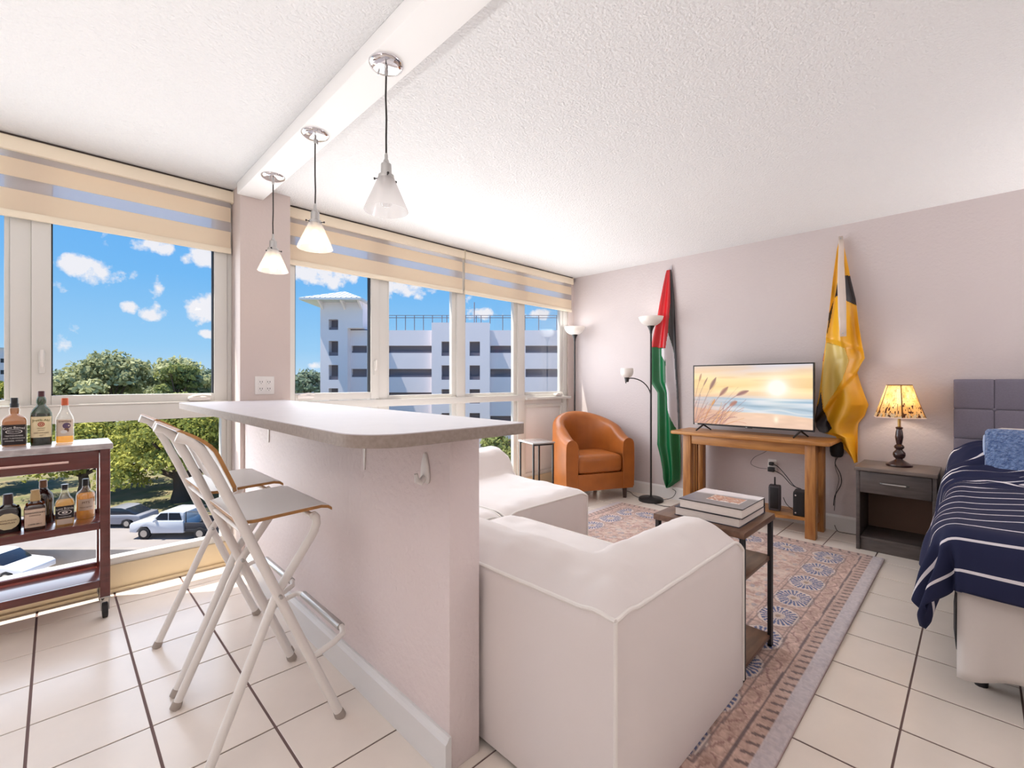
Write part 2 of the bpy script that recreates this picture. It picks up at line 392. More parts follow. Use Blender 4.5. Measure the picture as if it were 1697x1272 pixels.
struct('wall_front', wf, M_PIER, 'beige pier between the two window bands', 'wall', smooth=False)
t1 = MB().box(XL, 0.824, 3.44, 3.60, 0, 0.150).box(XL, 0.824, 3.425, 3.44, 0, 0.02)
struct('trim_1', t1, M_PLINTH, 'cream sill below the left window', 'sill', bevel=0.004)
t2 = MB().box(1.124, 4.345, 3.44, 3.60, 0, 0.150)
struct('trim_2', t2, M_PLINTH, 'cream sill below the right window', 'sill', bevel=0.004)
bb = MB().prism([(XR - 0.014, 0), (XR, 0), (XR, 0.125), (XR - 0.006, 0.125), (XR - 0.014, 0.108)], YB, 3.43, 'y')
struct('baseboard_right', bb, M_TRIM, 'white baseboard along the television wall', 'baseboard', smooth=False)

# bar half wall and its baseboard
wall_bar = struct('wall_bar', MB().box(0.85, 0.97, 1.128, 3.26, 0, 1.035), M_WALLBAR, 'textured mauve half wall carrying the bar counter', 'wall', bevel=0.004)
b2 = MB().prism([(0.828, 0), (0.85, 0), (0.85, 0.118), (0.842, 0.118), (0.836, 0.108), (0.828, 0.100)], 1.118, 3.26, 'y')
struct('baseboard_bar', b2, M_TRIM, 'white baseboard along the foot of the bar', 'baseboard', smooth=False)

# =================================================================== WINDOWS
def frame_box(parent, name, x0, x1, z0, z1, y0=3.45, y1=3.52, mat=None, bev=0.004):
    return MB().box(x0, x1, y0, y1, z0, z1).build(name, mat or M_FRAME, parent, bevel=bev)
def sash(parent, x0, x1, z0, z1, w, y0=3.44, y1=3.50, wb=None):
    """casement sash: stiles and rails round a pane"""
    wb = wb or w; m = MB()
    m.box(x0, x0 + w, y0, y1, z0, z1).box(x1 - w, x1, y0, y1, z0, z1).box(x0 + w, x1 - w, y0, y1, z0, z0 + wb).box(x0 + w, x1 - w, y0, y1, z1 - w, z1)
    s = m.build('sash', M_FRAME, parent, bevel=0.004)
    g = MB(); e = 0.006
    g.box(x0 + w, x0 + w + e, y0 + .012, y1 - .01, z0 + wb, z1 - w).box(x1 - w - e, x1 - w, y0 + .012, y1 - .01, z0 + wb, z1 - w)
    g.build('gasket', M_GASKET, s, smooth=False)
    pane(s, x0 + w, x1 - w, z0 + wb, z1 - w, (y0 + y1) / 2)
    return s
def pane(parent, x0, x1, z0, z1, y):
    return MB().box(x0 + 0.001, x1 - 0.001, y - 0.002, y + 0.002, z0 + 0.001, z1 - 0.001).build('pane', M_GLASS, parent, smooth=False)
def lever(parent, x, z):
    """casement lock: back plate and upright lever"""
    h = moved(roundbox(0.026, 0.012, 0.115, 0.006, 4), x, 3.434, z).build('handle', M_FRAME, parent, weld=1e-5)
    MB().tube([(x, 3.43, z - 0.02), (x, 3.408, z - 0.005), (x, 3.402, z + 0.03), (x, 3.405, z + 0.065)], 0.0065, 8).build('lever', M_WHITEMETAL, h)
def crank(parent, x, z):
    c = moved(roundbox(0.12, 0.05, 0.03, 0.014, 5), x, 3.425, z).build('crank', M_WHITEPLASTIC, parent, weld=1e-5)
    MB().tube([(x - 0.04, 3.41, z + 0.012), (x + 0.01, 3.395, z + 0.022), (x + 0.055, 3.40, z + 0.016)], [0.008, 0.007, 0.009], 8).build('crank_arm', M_WHITEMETAL, c)

w1 = thing('window_1', 'tall white framed window band behind the bar cart', 'window'); w1['kind'] = 'structure'
frame_box(w1, 'mullion', -0.165, -0.089, 1.055, 2.385)
frame_box(w1, 'jamb', 0.795, 0.824, 0.150, 2.385)
frame_box(w1, 'transom', XL, 0.795, 0.966, 1.058, 3.43, 3.53)
frame_box(w1, 'sill_ledge', XL, 0.795, 1.058, 1.068, 3.425, 3.45)
frame_box(w1, 'bottom_rail', XL, 0.795, 0.150, 0.190)
frame_box(w1, 'jamb', 0.765, 0.795, 0.190, 0.966)
frame_box(w1, 'mullion', -1.16, -1.09, 0.190, 0.966); frame_box(w1, 'mullion', -1.16, -1.09, 1.058, 2.385)
sash(w1, -0.089, 0.795, 1.066, 2.38, 0.073, wb=0.05)
frame_box(w1, 'glazing_bead', -1.09, -0.165, 1.066, 1.096, 3.46, 3.50)
frame_box(w1, 'glazing_bead', -0.185, -0.165, 1.096, 2.385, 3.46, 3.50)
pane(w1, -1.09, -0.185, 1.096, 2.385, 3.482); pane(w1, XL, -1.16, 1.06, 2.385, 3.482)
pane(w1, -1.09, 0.765, 0.190, 0.966, 3.482); pane(w1, XL, -1.16, 0.190, 0.966, 3.482)
lever(w1, -0.050, 1.29); crank(w1, 0.64, 1.086)

w2 = thing('window_2', 'long white framed window band between the pier and the corner', 'window'); w2['kind'] = 'structure'
frame_box(w2, 'jamb', 1.124, 1.15, 0.150, 2.385)
frame_box(w2, 'mullion', 1.877, 1.959, 1.045, 2.385); frame_box(w2, 'mullion', 2.684, 2.775, 0.190, 2.385, 3.445, 3.53); frame_box(w2, 'mullion', 3.50, 3.600, 0.190, 2.385, 3.445, 3.53)
frame_box(w2, 'jamb', 4.27, 4.345, 0.150, 2.385); frame_box(w2, 'mullion', 1.877, 1.959, 0.190, 0.985)
frame_box(w2, 'transom', 1.15, 4.27, 0.985, 1.045, 3.435, 3.53); frame_box(w2, 'sill_ledge', 3.60, 4.36, 0.990, 1.020, 3.40, 3.435)
frame_box(w2, 'bottom_rail', 1.15, 4.27, 0.150, 0.190)
sash(w2, 1.15, 1.877, 1.05, 2.38, 0.07, wb=0.055)
for a, b in ((1.959, 2.684), (2.775, 3.50), (3.60, 4.27)):
    f = MB().box(a, a + 0.022, 3.46, 3.50, 1.045, 2.385).box(b - 0.05, b, 3.46, 3.50, 1.045, 2.385).box(a + .022, b - 0.05, 3.46, 3.50, 1.045, 1.075)
    f.build('glazing_bead', M_FRAME, w2, bevel=0.003)
    pane(w2, a + 0.022, b - 0.05, 1.075, 2.385, 3.482)
for a, b in ((1.15, 1.877), (1.959, 2.684), (2.775, 3.50)):
    f = MB().box(a, a + 0.022, 3.46, 3.50, 0.190, 0.985).box(b - 0.05, b, 3.46, 3.50, 0.190, 0.985)
    f.build('glazing_bead', M_FRAME, w2, bevel=0.003)
    pane(w2, a + 0.022, b - 0.05, 0.190, 0.985, 3.482)
# insulated white panel in the last lower light, with its own rim
p = MB().box(3.60, 4.27, 3.475, 3.50, 0.190, 0.985).build('infill_panel', M_WHITEBOARD, w2, bevel=0.003)
MB().box(3.60, 3.635, 3.455, 3.475, 0.190, 0.94).box(4.235, 4.27, 3.455, 3.475, 0.190, 0.94).box(3.635, 4.235, 3.455, 3.475, 0.905, 0.94).build('panel_rim', M_FRAME, p, bevel=0.003)
lever(w2, 1.838, 1.30); crank(w2, 1.285, 1.082); crank(w2, 4.14, 1.04)

# =================================================================== ZEBRA BLINDS
def blind(x0, x1, label, zbot=2.02, rz=0):
    t = thing('zebra_blind', label, 'blind', ((x0 + x1) / 2, 3.40, 0), 0, 'striped cream roller blinds over the windows'); h = (x1 - x0) / 2
    MB().prism([(0.0, 2.352), (0.0, 2.418), (0.007, 2.424), (0.045, 2.424), (0.045, 2.352)], -h, h, 'x').build('cassette', M_CASS, t, bevel=0.003)
    for s in (-1, 1):
        MB().box(s * h - 0.004 * (s > 0) - 0.0 * (s < 0), s * h + 0.004 * (s < 0), -0.003, 0.047, 2.348, 2.426).build('end_cap', M_CASS, t, bevel=0.001)
    MB().box(-h, h, 0.012, 0.045, 2.424, 2.4345).build('gap_strip', M_DARK, t, smooth=False)  # dark brown strip painting in the shaded gap between cassette and ceiling
    for z0, z1 in ((2.225, 2.318), (2.055, 2.162)):
        MB().box(-h + 0.012, h - 0.012, 0.022, 0.025, z0, z1).build('fabric_band', M_BLIND, t, smooth=False)
    for z0, z1 in ((2.318, 2.36), (2.162, 2.225)):
        MB().box(-h + 0.012, h - 0.012, 0.0225, 0.0245, z0, z1).build('sheer_band', M_SHEER, t, smooth=False)
    MB().prism([(0.016, zbot), (0.032, zbot), (0.034, zbot + 0.012), (0.030, 2.055), (0.018, 2.055), (0.014, zbot + 0.012)], -h + 0.01, h - 0.01, 'x').build('bottom_rail', M_CASS, t, bevel=0.001)
    return t
blind(XL + 0.02, 0.822, 'cream striped blind over the window behind the bar cart')
blind(1.128, 2.742, 'cream striped blind right of the pier, nearest the pendant lamps')
blind(2.748, 4.40, 'cream striped blind ending in the corner above the leather armchair')

# =================================================================== BAR COUNTER
def rounded_poly(pts, rads, n=8):
    out = []
    N = len(pts)
    for i in range(N):
        p = Vector(pts[i]); a = (Vector(pts[i - 1]) - p).normalized(); b = (Vector(pts[(i + 1) % N]) - p).normalized(); r = rads[i]
        if r <= 0: out.append(tuple(p)); continue
        ang = a.angle(b); d = r / math.tan(ang / 2); c = p + (a + b).normalized() * (r / math.sin(ang / 2))
        s, e = p + a * d, p + b * d; a0 = math.atan2(s.y - c.y, s.x - c.x); a1 = math.atan2(e.y - c.y, e.x - c.x)
        da = (a1 - a0 + math.pi) % (2 * math.pi) - math.pi
        out += [(c.x + r * math.cos(a0 + da * k / n), c.y + r * math.sin(a0 + da * k / n)) for k in range(n + 1)]
    return out
ct = thing('bar_countertop', 'long pale laminate bar counter with rounded corner and speckled grey edge', 'countertop', (0.75, 2.0, 1.036))
poly = rounded_poly([(0.478 - .75, 0.945 - 2), (0.992 - .75, 0.945 - 2), (1.085 - .75, 3.258 - 2), (0.505 - .75, 3.258 - 2)], [0.12, 0.012, 0.0, 0.03])
MB().prism(poly, 0.0, 0.030).build('edge_band', M_COUNTEREDGE, ct, smooth=True)
MB().prism([(x * 0.9995, y * 0.9995) for x, y in poly], 0.030, 0.0325).build('top', M_COUNTER, ct, smooth=True)
for y in (1.665, 2.79):
    b = MB().prism([(0.846, 1.034), (0.846, 0.93), (0.80, 1.030), (0.80, 1.034)], y - 0.002, y + 0.002, 'y')
    b.prism([(y - 0.004, 0.850), (y + 0.004, 0.850), (y + 0.014, 1.034), (y - 0.014, 1.034)], 0.845, 0.849, 'x')
    b.build('bracket', M_WHITEMETAL, wall_bar, smooth=False)
hk = thing('wall_hook', 'white teardrop adhesive hook on the end of the bar wall', 'hook', (0.85, 1.25, 0.912))
prof = [(-0.002, -0.05), (-0.02, -0.044), (-0.024, -0.03), (-0.02, 0.0), (-0.011, 0.035), (-0.002, 0.052)]
MB().prism([(-0.019, -0.048), (0.019, -0.048), (0.024, -0.03), (0.019, 0.01), (0.008, 0.045), (0, 0.052), (-0.008, 0.045), (-0.019, 0.01), (-0.024, -0.03)], -0.010, 0.0, 'x').build('plate', M_WHITEPLASTIC, hk, bevel=0.004)
MB().tube([(-0.008, 0, -0.03), (-0.022, 0, -0.042), (-0.036, 0, -0.036), (-0.040, 0, -0.014)], [0.011, 0.011, 0.010, 0.006], 10).build('prong', M_WHITEPLASTIC, hk)

# =================================================================== OUTLETS
def outlet(loc, rz, label, gangs=1):
    t = thing('wall_outlet', label, 'outlet', loc, rz)
    w = 0.035 + 0.023 * (gangs - 1)
    MB().box(-w, w, -0.006, 0, -0.058, 0.058).build('cover_plate', M_WHITEPLASTIC, t, bevel=0.003)
    for g in range(gangs):
        cx_ = (g - (gangs - 1) / 2) * 0.046
        for zz in (-0.022, 0.022):
            r = moved(roundbox(0.032, 0.006, 0.036, 0.0028, 3), cx_, -0.0075, zz).build('receptacle', M_WHITEPLASTIC, t, weld=1e-5)
            MB().box(cx_ - 0.008, cx_ - 0.005, -0.0112, -0.0095, zz - 0.004, zz + 0.006).box(cx_ + 0.005, cx_ + 0.008, -0.0112, -0.0095, zz - 0.004, zz + 0.006).box(cx_ - 0.002, cx_ + 0.002, -0.0112, -0.0095, zz - 0.012, zz - 0.008).build('slot', M_GASKET, r, smooth=False)
    return t
outlet((0.965, 3.26, 1.166), 0, 'white double outlet plate on the pier above the bar counter', 2)
outlet((XR, 1.26, 0.455), -math.pi / 2, 'white outlet on the wall under the pine console')

# =================================================================== PENDANT LAMPS
def pendant(x, y, label, on, zs=1.82):
    t = thing('pendant_lamp', label, 'lamp', (x, y, 2.362), random.uniform(0, 6), 'glass cone pendant lamps above the bar')
    MB().lathe([(0.0001, -0.020), (0.018, -0.0195), (0.045, -0.016), (0.060, -0.009), (0.0635, -0.002), (0.0635, 0.0)], n=32).build('canopy', M_CHROME, t)
    MB().lathe([(0.004, -0.046), (0.0065, -0.044), (0.0075, -0.03), (0.006, -0.018)], n=12).build('cord_grip', M_STEEL, t)
    MB().tube([(0.035, 0, -0.014), (0.037, 0, -0.030)], 0.0035, 8).build('canopy_screw', M_STEEL, t)
    zb = zs - 2.362
    MB().tube([(0, 0, -0.04), (0.0015, 0.001, -0.12), (-0.0012, 0, -0.2), (0.001, -0.001, -0.27), (0, 0, zb + 0.205)], 0.0034, 8).build('cord', M_CORD, t)
    MB().lathe([(0.004, zb + 0.212), (0.006, zb + 0.205), (0.006, zb + 0.192), (0.010, zb + 0.184), (0.011, zb + 0.176)], n=14).build('strain_relief', M_STEEL, t)
    s = MB().lathe([(0.010, zb + 0.178), (0.0185, zb + 0.172), (0.0195, zb + 0.150), (0.0195, zb + 0.135), (0.028, zb + 0.131), (0.030, zb + 0.118), (0.028, zb + 0.112), (0.021, zb + 0.100), (0.020, zb + 0.085), (0.014, zb + 0.082)], n=24).build('socket', M_STEEL, t)
    for a in (0.3, 2.4, 4.5):
        c, q = math.cos(a), math.sin(a)
        MB().tube([(c * 0.027, q * 0.027, zb + 0.122), (c * 0.042, q * 0.042, zb + 0.122), (c * 0.043, q * 0.043, zb + 0.122), (c * 0.047, q * 0.047, zb + 0.122)], [0.002, 0.002, 0.0045, 0.0045], 8).build('thumb_screw', M_BLACKMETAL, s)
    MB().lathe([(0.027, zb + 0.128), (0.030, zb + 0.118), (0.0785, zb + 0.006), (0.080, zb), (0.0785, zb), (0.0768, zb + 0.006), (0.0285, zb + 0.116), (0.0255, zb + 0.126)], n=40, cap=False).build('shade', M_FROST, t)
    MB().lathe([(0.0001, zb + 0.012), (0.010, zb + 0.0135), (0.021, zb + 0.024), (0.025, zb + 0.038), (0.022, zb + 0.055), (0.014, zb + 0.075), (0.012, zb + 0.088)], n=20).build('bulb', M_BULBON if on else M_BULBOFF, t)
    if on:
        ld = bpy.data.lights.new('pendant_light', 'POINT'); ld.energy = 0.35; ld.color = (1, 0.80, 0.58); ld.shadow_soft_size = 0.02
        lo = bpy.data.objects.new('pendant_light', ld); COL.objects.link(lo); lo.parent = t; lo.location = (0, 0, zb - 0.0)
    return t
pendant(0.868, 1.537, 'clear unlit glass cone pendant lamp, largest and nearest of the three', False)
pendant(0.874, 2.208, 'lit frosted glass cone pendant lamp, middle of the three', True)
pendant(0.884, 2.834, 'lit frosted glass cone pendant lamp in front of the pier, farthest of the three', True)

# =================================================================== FOLDING BAR STOOLS
def bar_stool(loc, label):
    """local x towards the bar, y along the bar"""
    t = thing('bar_stool', label, 'bar stool', loc, 0, 'white folding stools at the bar')
    W = 0.235; rt = 0.0152
    def arc(pts): return pts
    for s in (-1, 1):
        yb = s * W                                  # back uprights end in the front feet
        up = [(0.715, yb, 0.018), (0.60, yb * 0.985, 0.29), (0.45, yb * 0.93, 0.655), (0.385, yb * 0.90, 0.815), (0.335, yb * 0.885, 0.93), (0.304, yb * 0.88, 0.99), (0.280, yb * 0.87, 1.018), (0.248, yb * 0.86, 1.030)]
        o = MB().tube(up, rt, 12).build('back_upright', M_WHITEMETAL, t)
        MB().tube([(0.722, yb, 0.0), (0.715, yb, 0.016), (0.711, yb, 0.024)], [0.0185, 0.018, 0.0165], 12).build('foot_cap', M_RUBBER, o)
        yl = s * (W - 0.035)                        # seat legs run down to the rear feet
        sl = [(0.635, yl, 0.728), (0.648, yl, 0.715), (0.650, yl, 0.695), (0.640, yl, 0.665), (0.52, yl * 1.02, 0.494), (0.315, yl * 1.12, 0.018)]
        l = MB().tube(sl, rt * 0.95, 12).build('seat_leg', M_WHITEMETAL, t)
        MB().tube([(0.308, yl * 1.12, 0.0), (0.315, yl * 1.12, 0.016), (0.318, yl * 1.12, 0.024)], [0.0180, 0.0175, 0.016], 12).build('foot_cap', M_RUBBER, l)
        MB().tube([(0.518, s * (W - 0.06), 0.494), (0.518, s * (W + 0.018), 0.494)], 0.006, 10).build('pivot_bolt', M_STEEL, t)
    # seat: thin board, front edge rolled down
    prof = [(0.405, 0.742), (0.42, 0.738), (0.47, 0.739), (0.60, 0.744), (0.665, 0.746), (0.690, 0.741), (0.703, 0.731)]
    def board(name, prof, wid, th, mat, dz, rc=0.05, rear_cut=True):
        rows = []
        L = prof[-1][0] - prof[0][0]
        for k, (x, z) in enumerate(prof):
            u = (x - prof[0][0])
            w = wid - (0.045 * max(0, 1 - u / 0.05) ** 2 if rear_cut else 0)
            rows.append([(x, -w + 2 * w * q / 8, z + dz) for q in range(9)])
        m = MB().grid(rows); top = MB().grid([[(x, y, z + th) for x, y, z in r] for r in rows])
        m.add(top.v, top.f); n = len(rows); o2 = n * 9
        per = [(0, q) for q in range(9)] + [(k, 8) for k in range(1, n)] + [(n - 1, q) for q in range(7, -1, -1)] + [(k, 0) for k in range(n - 2, 0, -1)]
        pi = [a * 9 + b for a, b in per]
        m.f += [(pi[i], pi[(i + 1) % len(pi)], pi[(i + 1) % len(pi)] + o2, pi[i] + o2) for i in range(len(pi))]
        return m.build(name, mat, t)
    dense = []
    for a, b in zip(prof[:-1], prof[1:]):
        dense += [(a[0] + (b[0] - a[0]) * k / 3, a[1] + (b[1] - a[1]) * k / 3) for k in range(3)]
    dense.append(prof[-1])
    st = board('seat', dense, 0.205, 0.010, M_PLY, 0.0); ft = board('seat_face', dense, 0.2035, 0.0022, M_WHITEBOARD, 0.0099); ft.parent = st
    # backrest: bent board fixed in front of the uprights
    def back(name, x_off, th, wid, mat, parent, zlo=0.845, zhi=1.046):
        rows = []; n = 12
        for k in range(n + 1):
            q = k / n; z = zlo + (zhi - zlo) * q
            x = 0.386 - 0.086 * q - (0.060 * max(0, (q - 0.62) / 0.38) ** 2)
            w = wid * (1 - 0.10 * max(0, (0.12 - q) / 0.12) ** 2 - 0.10 * max(0, (q - 0.86) / 0.14) ** 2)
            rows.append([(x + x_off + 0.02 * (abs(j - 4) / 4) ** 2 * 0, -w + 2 * w * j / 8, z) for j in range(9)])
        m = MB().grid(rows); tp = MB().grid([[(x + th, y, z + th * 0.4) for x, y, z in r] for r in rows]); m.add(tp.v, tp.f); N = n + 1; o2 = N * 9
        per = [(0, j) for j in range(9)] + [(k, 8) for k in range(1, N)] + [(N - 1, j) for j in range(7, -1, -1)] + [(k, 0) for k in range(N - 2, 0, -1)]
        pi = [a * 9 + b for a, b in per]
        m.f += [(pi[i], pi[(i + 1) % len(pi)], pi[(i + 1) % len(pi)] + o2, pi[i] + o2) for i in range(len(pi))]
        return m.build(name, mat, parent)
    bk = back('backrest', 0.0085, 0.010, 0.222, M_PLY, t); back('backrest_face', 0.0185, 0.0018, 0.2205, M_WHITEBOARD, bk); back('backrest_rear_face', 0.0066, 0.0018, 0.2205, M_WHITEBOARD, bk)
    for s in (-1, 1):
        for z, x in ((0.875, 0.352), (0.95, 0.318)):
            MB().tube([(x - 0.008, s * 0.208, z - 0.004), (x + 0.002, s * 0.208, z)], 0.005, 8).build('screw', M_STEEL, bk)
    # cross tubes and the footrest loop
    MB().tube([(0.635, -0.20, 0.724), (0.635, 0.20, 0.724)], 0.009, 10).build('seat_rail', M_WHITEMETAL, t)
    MB().tube([(0.43, -0.212, 0.705), (0.43, 0.212, 0.705)], 0.008, 10).build('rear_rail', M_WHITEMETAL, t)
    fr = MB().tube([(0.615, -W + 0.006, 0.245), (0.70, -W + 0.004, 0.272), (0.735, -W + 0.014, 0.284), (0.747, -W + 0.045, 0.288), (0.747, W - 0.045, 0.288), (0.735, W - 0.014, 0.284), (0.70, W - 0.004, 0.272), (0.615, W - 0.006, 0.245)], 0.0105, 10).build('footrest', M_WHITEMETAL, t)
    MB().tube([(0.747, -W + 0.055, 0.288), (0.747, W - 0.055, 0.288)], 0.0145, 12).build('footrest_sleeve', M_STEEL, fr)
    return t
st1 = bar_stool((0.0, 1.83, 0), 'white folding bar stool nearest the camera, beside the bar wall')
st2 = copy_tree(st1); st2.location = (0.012, 2.362, 0); tag(st2, 'white folding bar stool farther back, next to the window')

# =================================================================== BAR CART
cart = thing('bar_cart', 'cherry red wheeled bar cart with grey marble top by the window', 'cart', (-0.10, 3.255, 0))
CX0, CX1, CYN, CYF = -0.32, 0.298, -0.155, 0.145        # local extents of the frame
LG = 0.040
MB().box(CX0 - 0.008, CX1 + 0.010, CYN - 0.012, CYF + 0.012, 0.850, 0.878).build('marble_top', M_MARBLE, cart, bevel=0.003)
for x in (CX0, CX1 - LG):
    for y in (CYN, CYF - LG):
        l = MB().box(x, x + LG, y, y + LG, 0.105, 0.850).build('leg', M_CHERRY, cart, bevel=0.002)
        cxm, cym = x + LG / 2, y + LG / 2
        cs = MB().box(cxm - 0.021, cxm + 0.021, cym - 0.021, cym + 0.021, 0.098, 0.105).box(cxm - 0.017, cxm - 0.014, cym - 0.03, cym + 0.012, 0.040, 0.098).box(cxm + 0.014, cxm + 0.017, cym - 0.03, cym + 0.012, 0.040, 0.098).build('caster', M_STEEL, l, bevel=0.001)
        MB().tube([(cxm - 0.011, cym - 0.012, 0.037), (cxm + 0.011, cym - 0.012, 0.037)], 0.037, 24).build('wheel', M_BLACKRUB, l, bevel=0.003)
dr = MB().box(CX0 + LG + 0.004, CX1 - LG - 0.003, CYN + 0.004, CYN + 0.024, 0.757, 0.846).build('drawer', M_CHERRY, cart, bevel=0.002)
hx0, hx1 = 0.012, 0.102
MB().tube([(-0.12, CYN - 0.022, 0.802), (0.145, CYN - 0.022, 0.802)], 0.0058, 10).tube([(-0.10, CYN - 0.022, 0.802), (-0.10, CYN + 0.006, 0.802)], 0.004, 8).tube([(0.125, CYN - 0.022, 0.802), (0.125, CYN + 0.006, 0.802)], 0.004, 8).build('handle', material('rose_metal', rgb(232, 198, 188), 0.25, metal=0.25), dr)
for x in (CX0 + 0.008, CX1 - LG + 0.012):
    MB().box(x, x + 0.018, CYN + LG, CYF - LG, 0.757, 0.846).build('side_apron', M_CHERRY, cart, bevel=0.002)
    MB().box(x, x + 0.018, CYN + LG, CYF - LG, 0.56, 0.585).build('side_rail', M_CHERRY, cart, bevel=0.002)
MB().box(CX0 + LG, CX1 - LG, CYF - 0.024, CYF - 0.006, 0.80, 0.846).build('back_apron', M_CHERRY, cart, bevel=0.002)
for z, nm in ((0.462, 'shelf'), (0.170, 'lower_shelf')):
    s = MB().box(CX0 + 0.01, CX1 - 0.01, CYN + 0.018, CYF - 0.018, z, z + 0.016).build(nm, M_CHERRY, cart, bevel=0.002)
    MB().box(CX0 + LG, CX1 - LG, CYN + 0.002, CYN + 0.018, z - 0.014, z + 0.022).build('front_rail', M_CHERRY, s, bevel=0.002)
    MB().box(CX0 + LG, CX1 - LG, CYF - 0.018, CYF - 0.002, z - 0.014, z + 0.034).build('rear_rail', M_CHERRY, s, bevel=0.002)
SHELF_Z = 0.478

# =================================================================== BOTTLES
def bottle_glass(name, tint): return mix_material(name, (('T', tint, 0.84, 0), ('G', (1, 1, 1, 1), 0.11, 0.04), ('D', tint, 0.05, 0)))
def liquid(name, c): return mix_material(name, (('T', c, 0.40, 0), ('L', c, 0.35, 0), ('D', c, 0.25, 0)))
G_CLEAR = bottle_glass('clear_glass', (0.93, 0.94, 0.93, 1)); G_GREEN = bottle_glass('green_glass', rgb(46, 120, 50)); G_DARK = bottle_glass('dark_glass', rgb(70, 46, 44)); G_BROWN = bottle_glass('brown_glass', rgb(150, 92, 58))
L_AMBER = liquid('amber_liquor', rgb(190, 140, 64)); L_GOLD = liquid('gold_liquor', rgb(248, 208, 110)); L_WHISKY = liquid('whisky', rgb(236, 188, 108)); L_DEEP = liquid('deep_liquor', rgb(64, 40, 26)); L_BROWN = liquid('brown_liquor', rgb(150, 84, 46))
def loft(sections, n=28):
    """sections (half width, half depth, squareness, z) bottom to top"""
    m = MB(); vs_ = []
    for hw, hd, e, z in sections:
        for k in range(n):
            a = 2 * math.pi * k / n + 0.001; c, s = math.cos(a), math.sin(a)
            vs_.append((math.copysign(abs(c) ** (2 / e), c) * hw, math.copysign(abs(s) ** (2 / e), s) * hd, z))
    fs_ = [(i * n + k, i * n + (k + 1) % n, (i + 1) * n + (k + 1) % n, (i + 1) * n + k) for i in range(len(sections) - 1) for k in range(n)]
    fs_ += [tuple(range(n))[::-1], tuple((len(sections) - 1) * n + k for k in range(n))]
    return m.add(vs_, fs_)
def face_patch(hw, hd, e, z0, z1, w, off, cut=None, nu=16, nv=8):
    """label following the front (-y) of a squarish body; w half width as share of hw; oval if cut"""
    rows = []
    for j in range(nv + 1):
        q = j / nv; z = z0 + (z1 - z0) * q; ww = w * (math.sqrt(max(0.02, 1 - ((q - 0.5) * 1.9) ** 2)) if cut == 'oval' else 1)
        row = []
        for i in range(nu + 1):
            x = (-1 + 2 * i / nu) * ww * hw; y = -hd * max(0.0, 1 - abs(x / hw) ** e) ** (1 / e)
            row.append((x, y - off, z))
        rows.append(row)
    return MB().grid(rows)
def put_text(parent, body, size, z, hw, hd, e, mat, off, x0=0.0, arch=0.0):
    me = text_mesh(body, size)
    for v in me.vertices:
        x = v.co.x + x0; zz = v.co.y + z - arch * x * x; y = -hd * max(0.0, 1 - min(0.98, abs(x / hw)) ** e) ** (1 / e)
        v.co = (x, y - off - 0.0004 - v.co.z, zz)
    return link('lettering', me, mat, parent)
INK_W = material('white_ink', rgb(226, 220, 214), 0.6); INK_K = material('black_ink', rgb(40, 32, 30), 0.6); INK_G = material('olive_ink', rgb(104, 104, 40), 0.6); INK_R = material('red_ink', rgb(176, 62, 44), 0.6); INK_B = material('brown_ink', rgb(120, 84, 62), 0.6); INK_P = material('purple_ink', rgb(96, 76, 104), 0.6)
LB_BLACK = material('black_label', rgb(34, 26, 28), 0.5); LB_CREAM = material('cream_label', rgb(234, 218, 176), 0.55); LB_TAN = material('tan_label', rgb(226, 200, 176), 0.55); LB_PALE = material('pale_label', rgb(214, 196, 178), 0.55)
def bottle(x, y, z, label, sections, glass, liq=None, liq_top=0.0, cap=None, capmat=None, grp='bottles on the bar cart'):
    t = thing('liquor_bottle', label, 'bottle', (x, y, z), 0, grp)
    loft(sections).build('glass', glass, t)
    if liq:
        ins = [(max(0.002, hw - 0.003), max(0.002, hd - 0.003), e, zz + (0.003 if k == 0 else 0)) for k, (hw, hd, e, zz) in enumerate(sections) if zz < liq_top]
        ins.append((ins[-1][0], ins[-1][1], ins[-1][2], liq_top)); loft(ins).build('liquor', liq, t)
    if cap: loft(cap).build('cap', capmat, t)
    return t
def patch(t, mat, hw, hd, e, z0, z1, w, off=0.0006, cut=None): return face_patch(hw, hd, e, z0, z1, w, off, cut).build('label_sheet', mat, t)
def ring(parent, mat, cx_, z, rx, rz, hw, hd, e, off, th=0.12):
    """flat oval ring printed on a label"""
    n = 28; rows = []
    for k in range(n + 1):
        a = 2 * math.pi * k / n; row = []
        for s in (1.0, 1.0 - th):
            x = cx_ + rx * s * math.cos(a); row.append((x, -hd * max(0, 1 - min(.98, abs(x / hw)) ** e) ** (1 / e) - off, z + rz * s * math.sin(a)))
        rows.append(row)
    return MB().grid(rows).build('print', mat, parent)
TZ = 0.878
